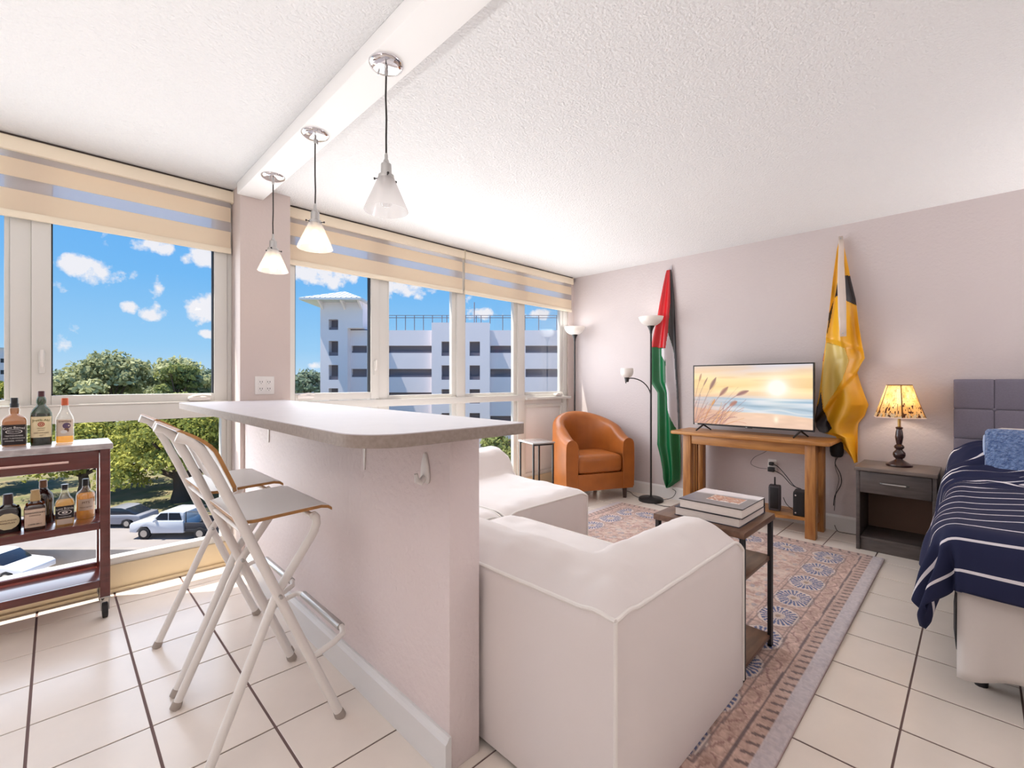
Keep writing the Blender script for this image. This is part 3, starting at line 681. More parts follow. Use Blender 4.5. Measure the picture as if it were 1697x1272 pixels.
# three on the marble top
b = bottle(-0.141, 3.275, TZ, 'square amber bottle with black label, leftmost on the cart top',
           [(0.040, 0.036, 7, 0), (0.0425, 0.038, 7, 0.004), (0.0425, 0.038, 7, 0.118), (0.041, 0.037, 5, 0.130), (0.033, 0.031, 3.2, 0.143), (0.020, 0.020, 2.4, 0.151), (0.0165, 0.0165, 2, 0.157), (0.0185, 0.0185, 2, 0.170), (0.0185, 0.0185, 2, 0.184), (0.015, 0.015, 2, 0.189)], G_CLEAR, L_AMBER, 0.184, [(0.0155, 0.0155, 2, 0.187), (0.0155, 0.0155, 2, 0.205), (0.013, 0.013, 2, 0.208), (0.0132, 0.0132, 2, 0.232), (0.012, 0.012, 2, 0.234)], M_BLACK)
lb = patch(b, LB_BLACK, 0.0425, 0.038, 7, 0.010, 0.106, 0.96)
put_text(lb, 'Gam Bamel', 0.0155, 0.092, 0.0425, 0.038, 7, INK_W, 0.0010, arch=4); ring(lb, INK_W, 0, 0.073, 0.028, 0.0105, 0.0425, 0.038, 7, 0.0010, 0.14); put_text(lb, 'Nesse Orse', 0.008, 0.073, 0.0425, 0.038, 7, INK_W, 0.0010)
for zz, tx in ((0.053, 'TREMNEARMERE'), (0.041, 'AND TURITRIGHNS'), (0.029, 'WHAREL HYRAS')): put_text(lb, tx, 0.0082, zz, 0.0425, 0.038, 7, INK_W, 0.0010)
b = bottle(-0.050, 3.270, TZ, 'green round-shouldered bottle with cream label, middle of the cart top',
           [(0.036, 0.030, 2.6, 0), (0.038, 0.032, 2.6, 0.004), (0.0385, 0.0325, 2.6, 0.14), (0.0375, 0.032, 2.5, 0.156), (0.030, 0.027, 2.2, 0.175), (0.019, 0.019, 2, 0.190), (0.0155, 0.0155, 2, 0.197), (0.0185, 0.0185, 2, 0.209), (0.0175, 0.0175, 2, 0.226), (0.0125, 0.0125, 2, 0.238)], G_GREEN, L_DEEP, 0.150, [(0.0125, 0.0125, 2, 0.234), (0.0125, 0.0125, 2, 0.262), (0.0115, 0.0115, 2, 0.265)], material('maroon_cap', rgb(74, 32, 38), 0.4))
lb = patch(b, LB_CREAM, 0.0385, 0.0325, 2.6, 0.038, 0.140, 0.93)
put_text(lb, 'Jrotlb Aki', 0.0155, 0.123, 0.0385, 0.0325, 2.6, INK_G, 0.0010, arch=3.5); ring(lb, INK_R, 0, 0.102, 0.012, 0.012, 0.0385, 0.0325, 2.6, 0.0010, 0.3); ring(lb, INK_R, 0, 0.102, 0.0065, 0.0065, 0.0385, 0.0325, 2.6, 0.0010, 0.6)
for zz, tx, sz in ((0.083, 'MASTANT', 0.006), (0.073, 'DAR LOST', 0.005), (0.060, 'AREST SORTAMAR', 0.0065), (0.048, 'HALM', 0.005)): put_text(lb, tx, sz, zz, 0.0385, 0.0325, 2.6, INK_B, 0.0010)
b = bottle(0.034, 3.285, TZ, 'clear bottle with orange cap and a little gold liquor, right on the cart top',
           [(0.033, 0.028, 3, 0), (0.0345, 0.029, 3, 0.004), (0.0345, 0.029, 3, 0.115), (0.033, 0.028, 2.6, 0.130), (0.024, 0.022, 2.2, 0.152), (0.0165, 0.0165, 2, 0.170), (0.0145, 0.0145, 2, 0.190), (0.0150, 0.0150, 2, 0.193)], G_CLEAR, L_GOLD, 0.038, [(0.0138, 0.0138, 2, 0.190), (0.0134, 0.0134, 2, 0.224), (0.0120, 0.0120, 2, 0.228)], material('orange_cap', rgb(202, 92, 50), 0.5))
lb = patch(b, LB_PALE, 0.0345, 0.029, 3, 0.036, 0.120, 0.90)
put_text(lb, 'Srentare', 0.014, 0.112, 0.0345, 0.029, 3, INK_B, 0.0010, arch=6); ring(lb, INK_P, 0.006, 0.088, 0.015, 0.015, 0.0345, 0.029, 3, 0.0010, 0.95); ring(lb, INK_W, -0.004, 0.058, 0.013, 0.009, 0.0345, 0.029, 3, 0.0012, 0.95); ring(lb, INK_B, 0.006, 0.066, 0.009, 0.011, 0.0345, 0.029, 3, 0.0011, 0.95)
# five on the shelf
b = bottle(-0.160, 3.235, SHELF_Z, 'black flask bottle with pale oval label on the cart shelf',
           [(0.041, 0.024, 4, 0), (0.043, 0.026, 4, 0.004), (0.043, 0.026, 4, 0.095), (0.040, 0.025, 3.4, 0.110), (0.026, 0.020, 2.4, 0.124), (0.0165, 0.0165, 2, 0.132), (0.0155, 0.0155, 2, 0.160)], G_DARK, L_DEEP, 0.12, [(0.0172, 0.0172, 2, 0.130), (0.0165, 0.0165, 2, 0.176), (0.0155, 0.0155, 2, 0.180)], material('brown_capsule', rgb(60, 38, 40), 0.45))
lb = patch(b, LB_CREAM, 0.043, 0.026, 4, 0.016, 0.090, 0.90, cut='oval'); put_text(lb, 'HIGHLANDER', 0.0095, 0.058, 0.043, 0.026, 4, INK_B, 0.0010); put_text(lb, 'BANKPLAN', 0.0095, 0.046, 0.043, 0.026, 4, INK_B, 0.0010)
b = bottle(-0.070, 3.215, SHELF_Z, 'brown square bottle with wooden stopper and tan label on the cart shelf',
           [(0.036, 0.030, 5, 0), (0.038, 0.031, 5, 0.004), (0.038, 0.031, 5, 0.100), (0.035, 0.029, 4, 0.114), (0.022, 0.021, 2.6, 0.128), (0.017, 0.017, 2, 0.134), (0.0165, 0.0165, 2, 0.142)], G_BROWN, L_BROWN, 0.125, [(0.0195, 0.0195, 2, 0.136), (0.0165, 0.0165, 2, 0.166), (0.0145, 0.0145, 2, 0.180), (0.0155, 0.0155, 2, 0.181), (0.0155, 0.0155, 2, 0.188)], material('cork_stopper', rgb(196, 166, 118), 0.7))
lb = patch(b, LB_TAN, 0.038, 0.031, 5, 0.014, 0.100, 0.92); put_text(lb, 'WYRGAECKEN', 0.0102, 0.082, 0.038, 0.031, 5, INK_K, 0.0010); put_text(lb, 'CANYONE', 0.0082, 0.070, 0.038, 0.031, 5, INK_B, 0.0010); put_text(lb, '1 NIYR. 394 C', 0.0078, 0.028, 0.038, 0.031, 5, INK_K, 0.0010)
bottle(-0.044, 3.325, SHELF_Z, 'dark brown bottle standing behind the tan labelled one on the shelf',
       [(0.036, 0.032, 2.4, 0), (0.038, 0.034, 2.4, 0.004), (0.038, 0.034, 2.4, 0.125), (0.034, 0.031, 2.2, 0.145), (0.019, 0.019, 2, 0.165), (0.015, 0.015, 2, 0.175), (0.014, 0.014, 2, 0.19)], G_DARK, L_DEEP, 0.13, [(0.0155, 0.0155, 2, 0.178), (0.0150, 0.0150, 2, 0.212), (0.014, 0.014, 2, 0.215)], material('bronze_cap', rgb(122, 84, 56), 0.4))
b = bottle(0.033, 3.205, SHELF_Z, 'clear square bottle of gold liquor with black label on the cart shelf',
           [(0.034, 0.030, 6, 0), (0.036, 0.031, 6, 0.004), (0.036, 0.031, 6, 0.106), (0.033, 0.029, 4, 0.120), (0.021, 0.020, 2.6, 0.138), (0.014, 0.014, 2, 0.160), (0.0115, 0.0115, 2, 0.180)], G_CLEAR, L_GOLD, 0.122, [(0.0110, 0.0110, 2, 0.172), (0.0125, 0.0125, 2, 0.186), (0.0125, 0.0125, 2, 0.198), (0.0145, 0.0145, 2, 0.2)], M_BLACKCOVER)
lb = patch(b, LB_BLACK, 0.036, 0.031, 6, 0.036, 0.098, 0.93); put_text(lb, 'Love Brands', 0.0125, 0.086, 0.036, 0.031, 6, INK_W, 0.0010, arch=3); ring(lb, INK_W, 0, 0.066, 0.025, 0.012, 0.036, 0.031, 6, 0.0010, 0.16); ring(lb, INK_W, 0, 0.066, 0.011, 0.006, 0.036, 0.031, 6, 0.0010, 0.6); put_text(lb, 'SARMAEHSHEE', 0.007, 0.044, 0.036, 0.031, 6, INK_W, 0.0010)
patch(b, LB_PALE, 0.036, 0.031, 6, 0.008, 0.034, 0.80)
b = bottle(0.112, 3.285, SHELF_Z, 'round clear bottle of amber whisky with black stopper, right end of the shelf',
           [(0.036, 0.036, 2, 0), (0.038, 0.038, 2, 0.005), (0.038, 0.038, 2, 0.118), (0.034, 0.034, 2, 0.134), (0.021, 0.021, 2, 0.148), (0.0135, 0.0135, 2, 0.158), (0.0125, 0.0125, 2, 0.180)], G_CLEAR, L_WHISKY, 0.126, [(0.0135, 0.0135, 2, 0.168), (0.0135, 0.0135, 2, 0.200), (0.0125, 0.0125, 2, 0.204)], M_BLACK)
lb = patch(b, LB_PALE, 0.038, 0.038, 2, 0.046, 0.104, 0.78); put_text(lb, 'MTS', 0.016, 0.086, 0.038, 0.038, 2, INK_B, 0.0010); put_text(lb, 'FIRSAM BATHE', 0.0075, 0.062, 0.038, 0.038, 2, INK_B, 0.0010)

# =================================================================== SOFA MODULES
def smooth(a, b, t):
    t = np.clip((t - a) / (b - a), 0, 1); return t * t * (3 - 2 * t)
BP_D = np.array([0, 0.03, 0.08, 0.14, 0.20, 0.25, 0.285, 0.31, 0.34, 0.5, 3.0])
BP_Z = np.array([0.585, 0.607, 0.635, 0.652, 0.650, 0.625, 0.575, 0.500, 0.452, 0.440, 0.440])
def sofa_module(name, label, X0, X1, Y0, Y1, backs, seed, seat_z=0.44, base=0.014):
    w, d = X1 - X0, Y1 - Y0; t = thing(name, label, 'sofa', (X0, Y0, 0), 0, 'cream sofa modules behind the bar'); n = 56
    def spaced(L): # denser near edges
        q = np.linspace(0, 1, n); return L * (q - 0.08 * np.sin(2 * np.pi * q))
    xs, ys = spaced(w), spaced(d); Xg, Yg = np.meshgrid(xs, ys, indexing='ij')
    dist = {'left': Xg, 'near': Yg, 'far': d - Yg, 'right': w - Xg}
    big = np.full_like(Xg, 9.0); db = big.copy()
    for s in backs:                                     # rounded union of the backs
        k = 0.10; a, b_ = db, dist[s]; hh = np.clip(0.5 + 0.5 * (a - b_) / k, 0, 1)
        db = a * (1 - hh) + b_ * hh - k * hh * (1 - hh) * 0.35 * (a < 8)
    Z = np.interp(np.maximum(db, 0), BP_D, BP_Z) - 0.44 + seat_z
    for s in dist:
        if s in backs: continue
        e = dist[s]; isback = np.clip((Z - seat_z) / 0.2, 0, 1)
        Z -= (0.030 + 0.03 * isback) * np.clip(1 - e / 0.10, 0, 1) ** 2
    core = np.minimum(np.minimum(Xg, w - Xg), np.minimum(Yg, d - Yg))
    Z += (vnoise(Xg * 9 + seed, Yg * 9, seed) - 0.5) * 0.016 * smooth(0, 0.1, core) + (vnoise(Xg * 26, Yg * 22 + seed, seed + 1) - 0.5) * 0.006 * smooth(0, 0.08, core)
    # small pulls gathering towards the piping
    for s in backs:
        al = Yg if s in ('left', 'right') else Xg
        Z += 0.004 * np.sin(al * 61 + 3 * np.sin(al * 17 + seed)) * np.exp(-((dist[s] - 0.07) / 0.05) ** 2)
    P = np.stack([Xg, Yg, Z], -1)
    m = MB(); m.grid([[tuple(P[i, j]) for j in range(n)] for i in range(n)])
    def side(idx, nx_, ny_):
        rows = []; L = len(idx); zs = np.linspace(1, 0, 14)
        for q in zs:
            row = []
            for kk, (i, j) in enumerate(idx):
                x, y, z = P[i, j]; u = kk / (L - 1); bl = 0.012 * math.sin(math.pi * q) ** 0.7 * min(1, 6 * u * (1 - u)) + 0.0035 * math.sin(u * 21 + seed) * math.sin(math.pi * q)
                row.append((x + nx_ * bl, y + ny_ * bl, base + (z - base) * q))
            rows.append(row)
        m.grid(rows)
    R = range(n)
    side([(0, j) for j in R], -1, 0); side([(n - 1, j) for j in R], 1, 0); side([(i, 0) for i in R], 0, -1); side([(i, n - 1) for i in R], 0, 1)
    body = m.build('upholstery', M_SOFA, t, weld=1e-5, angle=50)
    pip = [[(0, j) for j in R], [(n - 1, j) for j in R], [(i, 0) for i in R], [(i, n - 1) for i in R]]
    for path in pip:
        MB().tube([tuple(P[i, j] + np.array([0, 0, 0.002])) for i, j in path], 0.0062, 8).build('piping', M_PIPING, body)
    for i, j in ((0, 0), (n - 1, 0), (0, n - 1), (n - 1, n - 1)):
        x, y, z = P[i, j]; MB().tube([(x, y, z), (x, y, base + 0.02)], 0.0058, 8).build('piping', M_PIPING, body)
    return t
sofa_module('sofa_corner_module', 'cream sofa corner piece with two low backs, nearest the camera', 1.0, 1.895, 0.64, 1.915, ('left', 'near'), 3)
sofa_module('sofa_seat_module', 'cream sofa seat piece with low back behind the bar wall, mostly hidden', 1.0, 1.860, 1.955, 3.02, ('left', 'far'), 5)
sofa_module('sofa_chaise_module', 'cream sofa chaise piece reaching out toward the armchair', 1.895, 2.69, 1.955, 3.02, ('far',), 9, seat_z=0.435)

# =================================================================== END TABLE AND BOOKS
et = thing('end_table', 'walnut and black metal three-tier end table holding two books', 'table', (1.905, 0.638, 0.012))
TW, TD = 0.385, 0.385
MB().box(0, TW, 0, TD, 0.562, 0.588).build('tabletop', M_WALNUT, et, bevel=0.002)
for z, nm in ((0.385, 'shelf'), (0.035, 'shelf')):
    MB().box(0.016, TW - 0.012, 0.012, TD - 0.012, z, z + 0.016).build(nm, M_WALNUT, et, bevel=0.0015)
for x in (0.006, TW - 0.034):
    for y in (0.006, TD - 0.022):
        l = MB().box(x, x + 0.012, y, y + 0.016, 0.004, 0.562).box(x + 0.016, x + 0.028, y, y + 0.016, 0.004, 0.562).box(x, x + 0.028, y, y + 0.016, 0.0, 0.012).build('leg', M_BLACKMETAL, et, bevel=0.001)
# books
def book(x, y, z, sx, sy, h, label, cover, rz=0.0, art=False):
    t = thing('book', label, 'book', (x, y, z), rz, 'large books on the end table')
    c = MB().box(0, sx, 0, sy, 0, 0.003).box(0, sx, 0, sy, h - 0.003, h).box(sx - 0.004, sx, 0, sy, 0.003, h - 0.003).build('cover', cover, t, bevel=0.0008)
    MB().box(0.004, sx - 0.004, 0.004, sy - 0.004, 0.003, h - 0.003).build('pages', M_PAPER, t, smooth=False)
    if art:
        ni, nj = 90, 80; U, V = np.meshgrid(np.linspace(0, 1, ni), np.linspace(0, 1, nj), indexing='ij')   # u along x, v along y
        C = np.zeros((ni, nj, 3)); g = vnoise(U * 8, V * 8, 4)
        side_ = smooth(0.50, 0.62, U * 0.75 + V * 0.10 + 0.0)
        grey = np.stack([112 + 10 * g, 110 + 10 * g, 122 + 10 * g], -1); pale = np.stack([226 + 10 * g, 220 + 10 * g, 228 + 8 * g], -1)
        C = grey * (1 - side_[..., None]) + pale * side_[..., None]
        C[(U < 0.02)] = (60, 56, 64)
        r = (U > 0.26) & (U < 0.64) & (V > 0.14) & (V < 0.66); g2 = vnoise(U * 22, V * 24, 9); g3 = vnoise(U * 40, V * 34, 11)
        pic = np.stack([150 + 60 * g2, 96 + 50 * g2, 84 + 40 * g2], -1); pic[(g3 > 0.72)] = (228, 206, 196); pic[(U < 0.33) & (g3 > 0.45)] = (226, 210, 206)
        C[r] = pic[r]; brd = r & ((V < 0.16) | (U < 0.275)); C[brd] = (222, 212, 214)
        Pn = np.stack([0.001 + U * (sx - 0.002), 0.001 + V * (sy - 0.002), np.full_like(U, h + 0.0004)], -1)
        me = paint_mesh('cover_print', Pn.reshape(-1, 3), slin(C).reshape(-1, 3), ni, nj)
        link('cover_print', me, material('cover_print', rgb(200, 200, 200), 0.25, attr='paint'), t)
    return t
book(1.952, 0.672, 0.600, 0.315, 0.275, 0.038, 'thick dark book under another on the end table', M_BOOKBLUE)
book(1.948, 0.660, 0.638, 0.275, 0.265, 0.040, 'large art book with grey and white picture cover, on top of the pile', M_BLACKCOVER, art=True)

# =================================================================== RUG
RX0, RX1, RY0, RY1 = 1.22, 3.93, 0.435, 2.50
ni, nj = 470, 360
U, V = np.meshgrid(np.linspace(RX0, RX1, ni), np.linspace(RY0, RY1, nj), indexing='ij')
wob = (vnoise(U * 7, V * 7, 21) - 0.5) * 0.016
eR, eF, eN, eL = V - RY0, RX1 - U, U - RX0, RY1 - V
dE = np.minimum(np.minimum(eR, eL), np.minimum(eF + 0.055, eN)) + wob * 0.4
along = np.where(np.minimum(eR, eL) <= np.minimum(eF + 0.055, eN), U, V)
g1 = vnoise(U * 60, V * 60, 1); g2 = vnoise(U * 18, V * 18, 2); g3 = vnoise(U * 150, V * 150, 3); g4 = vnoise(U * 34, V * 30, 5)
pink = np.stack([196 + 0 * U, 164 + 0 * U, 150 + 0 * U], -1); C = pink + ((g1 - 0.5) * 30 + (g2 - 0.5) * 22 + (g3 - 0.5) * 26)[..., None]
def blend(mask, col, k=1.0):
    global C
    m = (np.clip(mask, 0, 1) * k)[..., None]; C = C * (1 - m) + np.array(col, float) * m
# inner field: faded medallion pattern in cream, rose and slate
fld = smooth(0.37, 0.40, dE)
cx_, cy_ = (RX0 + RX1) / 2 + 0.2, (RY0 + RY1) / 2; rr = np.hypot((U - cx_) * 0.8, V - cy_); th = np.arctan2(V - cy_, (U - cx_) * 0.8)
pat = np.sin(rr * 34 + 1.6 * np.sin(th * 8)) * 0.5 + 0.5; pat2 = np.sin(U * 42 + 3 * g2) * np.sin(V * 42 + 3 * g4)
blend(fld * (pat > 0.55) * (g4 > 0.35), (206, 178, 160), 0.6); blend(fld * (pat2 > 0.45) * (g1 > 0.42), (140, 140, 152), 0.55); blend(fld * (pat2 < -0.5) * (g3 > 0.4), (150, 108, 100), 0.5); blend(fld * (g4 > 0.66), (214, 196, 182), 0.6)
# medallion band
bc = 0.272; per = 0.272; ph = (along - 3.132) / per; cell = np.round(ph); la = (ph - cell) * per; lb_ = dE - bc
rm = np.hypot(la / 0.108, lb_ / 0.082); tm = np.arctan2(lb_ / 0.082, la / 0.108)
band = (np.abs(lb_) < 0.095)
blend(band * (rm < 1.10), (218, 202, 192), 0.8)
pet = (np.sin(tm * 22) > -0.25) * (rm > 0.36) * (rm < 0.97 + 0.05 * np.sin(tm * 5)); blend(band * pet, (66, 80, 128), 0.9)
blend(band * (rm < 0.34), (200, 180, 168), 0.9); blend(band * (rm < 0.16), (146, 118, 96), 0.7)
blend(band * (np.abs(rm - 1.13) < 0.04), (136, 112, 108), 0.5); blend(band * (np.abs(np.abs(la) - per / 2) < 0.005), (132, 110, 104), 0.5)
# guard stripes
for dl, wd, k in ((0.187, 0.0035, 0.55), (0.200, 0.002, 0.4), (0.352, 0.0035, 0.55), (0.118, 0.0045, 0.8), (0.372, 0.002, 0.4)): blend(np.abs(dE - dl) < wd, (98, 82, 84), k)
sq = (np.abs(dE - 0.155 - 0.016 * np.sin(along * 46 + 2 * g2)) < 0.004) & (dE > 0.122) & (dE < 0.185); blend(sq * (g1 > 0.3), (138, 100, 96), 0.65)
# comb of dashes and the plain pale edge
comb = (dE > 0.062) & (dE < 0.108); blend(comb, (190, 160, 146), 0.5); dash = comb & (np.mod(along + 0.25 * (dE - 0.062), 0.052) < 0.015) & (dE < 0.102); blend(dash, (96, 78, 78), 0.72)
edge = (eR < 0.058) | (eL < 0.058); blend(edge, (204, 194, 196), 0.9); blend(edge * (g1 > 0.62), (176, 166, 172), 0.35); blend((eR < 0.004) | (eL < 0.004), (140, 110, 104), 0.8)
C += ((g3 - 0.5) * 16)[..., None]
H = 0.011 + 0.002 * (g3 - 0.5) + 0.0012 * (g1 - 0.5)
H = np.where((eR < 0.012) | (eL < 0.012), H - 0.004 * (1 - np.minimum(eR, eL) / 0.012), H)
rug = link('patterned_rug', paint_mesh('patterned_rug', np.stack([U, V, H], -1).reshape(-1, 3), slin(C).reshape(-1, 3), ni, nj), material('rug_wool', rgb(190, 160, 150), 0.95, attr='paint', sheen=0.2))
tag(rug, 'faded pink oriental rug with blue flower border under the sofa', 'rug')
rb = MB().box(RX0 + .001, RX1 - .001, RY0 + .001, RY1 - .001, 0.0, 0.0055).build('rug_backing', material('rug_backing', rgb(160, 132, 124), 0.95), rug, smooth=False)

# =================================================================== LEATHER TUB CHAIR
def world_from_view(fw, r): return (SY * fw + CY * r, CY * fw - SY * r)
ax_, ay_ = world_from_view(4.585, 0.885)
ac = thing('tub_armchair', 'tan leather tub armchair with dark wooden legs in the corner', 'armchair', (ax_, ay_, 0), -YAW + math.radians(20))
A, TH, SL, BDP = 0.380, 0.120, 0.23, 0.385
path = []
for k in range(9): path.append((-A, SL * k / 9, -1, 0, k / 9 * 0.22))
for k in range(33):
    a = math.pi * k / 32; path.append((-A * math.cos(a), SL + BDP * math.sin(a), -math.cos(a), math.sin(a), 0.22 + 0.56 * k / 32))
for k in range(1, 10): path.append((A, SL * (1 - k / 9), 1, 0, 0.78 + 0.22 * k / 9))
rows = []
for (x, y, nx_, ny_, tt) in path:
    q = 1 - abs(tt - 0.5) * 2; h = 0.615 + 0.25 * (q * q * (3 - 2 * q)) ** 0.85 if q > 0 else 0.615
    inx, iny = x - nx_ * TH, y - ny_ * TH
    row = []
    for z in (0.11, 0.13, 0.25, 0.40, h - 0.12, h - 0.06):
        b = -0.004 if z < 0.12 else 0.006 * math.sin(math.pi * (z - 0.11) / (h - 0.1)); row.append((x + nx_ * b, y + ny_ * b, z))
    for k in range(1, 10):
        a = math.pi * k / 10; ca, sa = math.cos(a), math.sin(a); mx, my = x - nx_ * TH / 2, y - ny_ * TH / 2
        row.append((mx + nx_ * ca * TH / 2, my + ny_ * ca * TH / 2, h - 0.055 + 0.055 * sa))
    pl = max(0.0, 1 - abs(tt - 0.5) / 0.23)
    for z in (h - 0.06, h - 0.10, h - 0.16, h - 0.22, 0.46, 0.40, 0.30, 0.13, 0.11):
        f = max(0.0, min(1.0, (h - 0.05 - z) / 0.1)) * max(0, min(1, (z - 0.40) / 0.1 + 0.2))
        rip = 0.010 * pl * f * abs(math.sin(tt * 34)) ** 0.6; bul = 0.012 * f
        row.append((inx - nx_ * (bul - rip), iny - ny_ * (bul - rip), z))
    rows.append(row)
m = MB().grid(rows); nj_ = len(rows[0])
m.f += [tuple(range(nj_))[::-1], tuple((len(rows) - 1) * nj_ + k for k in range(nj_))]
shell = m.build('shell', M_LEATHER, ac, angle=55)
for e in (0, len(rows) - 1):
    pts = [(rows[e][k][0], -0.002, rows[e][k][2]) for k in range(1, nj_ - 1)]
    MB().tube(pts, 0.004, 6).build('piping', M_LEATHER, shell)
MB().box(-A + TH - 0.002, A - TH + 0.002, 0.002, 0.06, 0.11, 0.275).build('front_rail', M_LEATHER, ac, bevel=0.006)
MB().box(-A + 0.09, A - 0.09, 0.06, SL + 0.28, 0.12, 0.275).build('seat_deck', M_LEATHER, ac, smooth=False)
moved(roundbox(2 * (A - TH) - 0.008, 0.46, 0.175, 0.045, 12, (0, 0.006, 0.022)), 0, 0.228, 0.366).build('seat_cushion', M_LEATHER, ac, weld=1e-5)
for x, y in ((-A + 0.07, 0.05), (A - 0.07, 0.05), (-0.20, 0.46), (0.20, 0.46)):
    MB().tube([(x, y, 0.0), (x, y, 0.115)], [0.021, 0.031], 4).build('leg', M_LEGWOOD, ac, smooth=False)

# =================================================================== SMALL SIDE TABLE
stb = thing('side_table', 'small grey-topped side table with thin black legs beside the armchair', 'table', (3.235, 2.985, 0), math.radians(-18))
MB().box(0, 0.25, 0, 0.30, 0.588, 0.602).build('tabletop', material('grey_glass_top', rgb(176, 172, 170), 0.12, coat=0.5), stb, bevel=0.002)
for x in (0.008, 0.226):
    for y in (0.008, 0.278): MB().box(x, x + 0.016, y, y + 0.014, 0, 0.588).build('leg', M_BLACKMETAL, stb, bevel=0.001)
for y in (0.008, 0.278): MB().box(0.024, 0.226, y, y + 0.014, 0.572, 0.588).build('top_rail', M_BLACKMETAL, stb, bevel=0.001)

# =================================================================== TORCHIERE FLOOR LAMPS
def floor_lamp(loc, label, arm=False, ztop=1.825, watts=0.0, group='black torchiere lamps along the wall'):
    t = thing('floor_lamp', label, 'floor lamp', loc, 0, group)
    MB().lathe([(0.0001, 0), (0.118, 0), (0.120, 0.006), (0.118, 0.026), (0.110, 0.032), (0.03, 0.036), (0.016, 0.044), (0.0001, 0.046)], n=40).build('base', M_BLACKMETAL, t)
    MB().tube([(0, 0, 0.04), (0, 0, ztop - 0.155)], 0.0095, 14).build('pole', M_BLACKMETAL, t)
    MB().lathe([(0.0095, ztop - 0.170), (0.012, ztop - 0.160), (0.014, ztop - 0.140), (0.024, ztop - 0.112), (0.034, ztop - 0.096), (0.036, ztop - 0.090), (0.0001, ztop - 0.088)], n=24).build('lamp_cup', M_BLACKMETAL, t)
    MB().lathe([(0.022, ztop - 0.090), (0.058, ztop - 0.082), (0.090, ztop - 0.060), (0.110, ztop - 0.030), (0.120, ztop), (0.117, ztop), (0.106, ztop - 0.028), (0.086, ztop - 0.056), (0.056, ztop - 0.078), (0.018, ztop - 0.086)], n=40, cap=False).build('shade', M_OPAL, t)
    if watts:
        ld = bpy.data.lights.new('uplight', 'AREA'); ld.shape = 'DISK'; ld.size = 0.17; ld.energy = watts; ld.color = (1.0, 0.985, 0.975)
        lo = bpy.data.objects.new('uplight', ld); COL.objects.link(lo); lo.parent = t; lo.location = (0, 0, ztop - 0.03); lo.rotation_euler = (math.pi, 0, 0)
    if arm:
        z0 = 1.03
        pts = []
        for k in range(10):
            a = math.radians(90 * k / 9); pts.append((-0.205 * (1 - math.cos(a)), 0.0, z0 + 0.205 * math.sin(a) * 0.95))
        pts += [(-0.228, 0.0, z0 + 0.185)]
        g = thing_part = MB().tube(pts, 0.0055, 10).build('reading_arm', M_BLACKMETAL, t)
        e = MB().lathe([(0.010, 0), (0.018, 0.004), (0.021, 0.030), (0.026, 0.046), (0.0001, 0.05)], (-0.240, 0, z0 + 0.155), n=20).tube([(-0.25, 0.02, z0 + 0.165), (-0.240, 0.038, z0 + 0.145)], 0.005, 8).build('arm_socket', M_BLACKMETAL, t)
        MB().lathe([(0.020, 0.0), (0.045, 0.012), (0.060, 0.038), (0.064, 0.072), (0.060, 0.095), (0.058, 0.095), (0.061, 0.070), (0.057, 0.040), (0.043, 0.016), (0.018, 0.004)], (-0.240, 0, z0 + 0.198), n=32, cap=False).build('arm_shade', M_OPAL, t)
    return t
floor_lamp((4.262, 3.275, 0), 'black torchiere floor lamp in the corner behind the armchair', ztop=1.82, watts=TL[0])
fl2 = floor_lamp((4.225, 2.295, 0), 'black torchiere floor lamp with extra reading arm, beside the red and green flag', True, ztop=1.835, watts=TL[1])
fl2.rotation_euler.z = -YAW

# =================================================================== WALL FLAGS
def in_poly(px, py, poly):
    c = False; n = len(poly)
    for i in range(n):
        x0, y0 = poly[i]; x1, y1 = poly[(i + 1) % n]
        if (y0 > py) != (y1 > py) and px < (x1 - x0) * (py - y0) / (y1 - y0) + x0: c = not c
    return c
def draped(root, rows, to_w, regions, default, folds, nv, nu=84, th=0.0024, seed=0):
    """cloth hung from a point: rows (level, left, right); folds(u, level) gives depth off the wall; regions split the sheet"""
    lv = np.array([r[0] for r in rows], float); L = np.array([r[1] for r in rows], float); Rr = np.array([r[2] for r in rows], float)
    ys = np.linspace(lv[0], lv[-1], nv); grid = []
    for y in ys:
        a, b_ = np.interp(y, lv, L), np.interp(y, lv, Rr)
        grid.append([(a + (b_ - a) * k / nu, y, k / nu) for k in range(nu + 1)])
    P = [[to_w(x, y, folds(u, y, x)) for x, y, u in row] for row in grid]
    bins = {}
    for i in range(nv - 1):
        for k in range(nu):
            cx0 = sum(grid[a][b_][0] for a, b_ in ((i, k), (i, k + 1), (i + 1, k), (i + 1, k + 1))) / 4; cy0 = (grid[i][k][1] + grid[i + 1][k][1]) / 2
            nm = default
            for key, poly in regions:
                if in_poly(cx0, cy0, poly): nm = key; break
            bins.setdefault(nm, []).append((i, k))
    for nm, cells in bins.items():
        idx = {}; m = MB()
        def vid(i, k):
            if (i, k) not in idx: idx[(i, k)] = len(m.v); m.v.append(P[i][k])
            return idx[(i, k)]
        for i, k in cells: m.f.append((vid(i, k), vid(i, k + 1), vid(i + 1, k + 1), vid(i + 1, k)))
        me = bpy.data.meshes.new(nm[0]); me.from_pydata(m.v, [], m.f); me.update(); me.shade_smooth()
        o = link(nm[0], me, nm[1], root); sd = o.modifiers.new('cloth', 'SOLIDIFY'); sd.thickness = th; sd.offset = 0
def cloth(name, c): return mix_material(name, (('D', c, 0.74, 0), ('L', c, 0.2, 0), ('G', (1, 1, 1, 1), 0.06, 0.35)))
F_RED, F_BLK, F_WHT, F_GRN = cloth('flag_red', rgb(206, 20, 30)), cloth('flag_black', rgb(28, 16, 20)), cloth('flag_white', rgb(226, 220, 224)), cloth('flag_green', rgb(8, 112, 62))
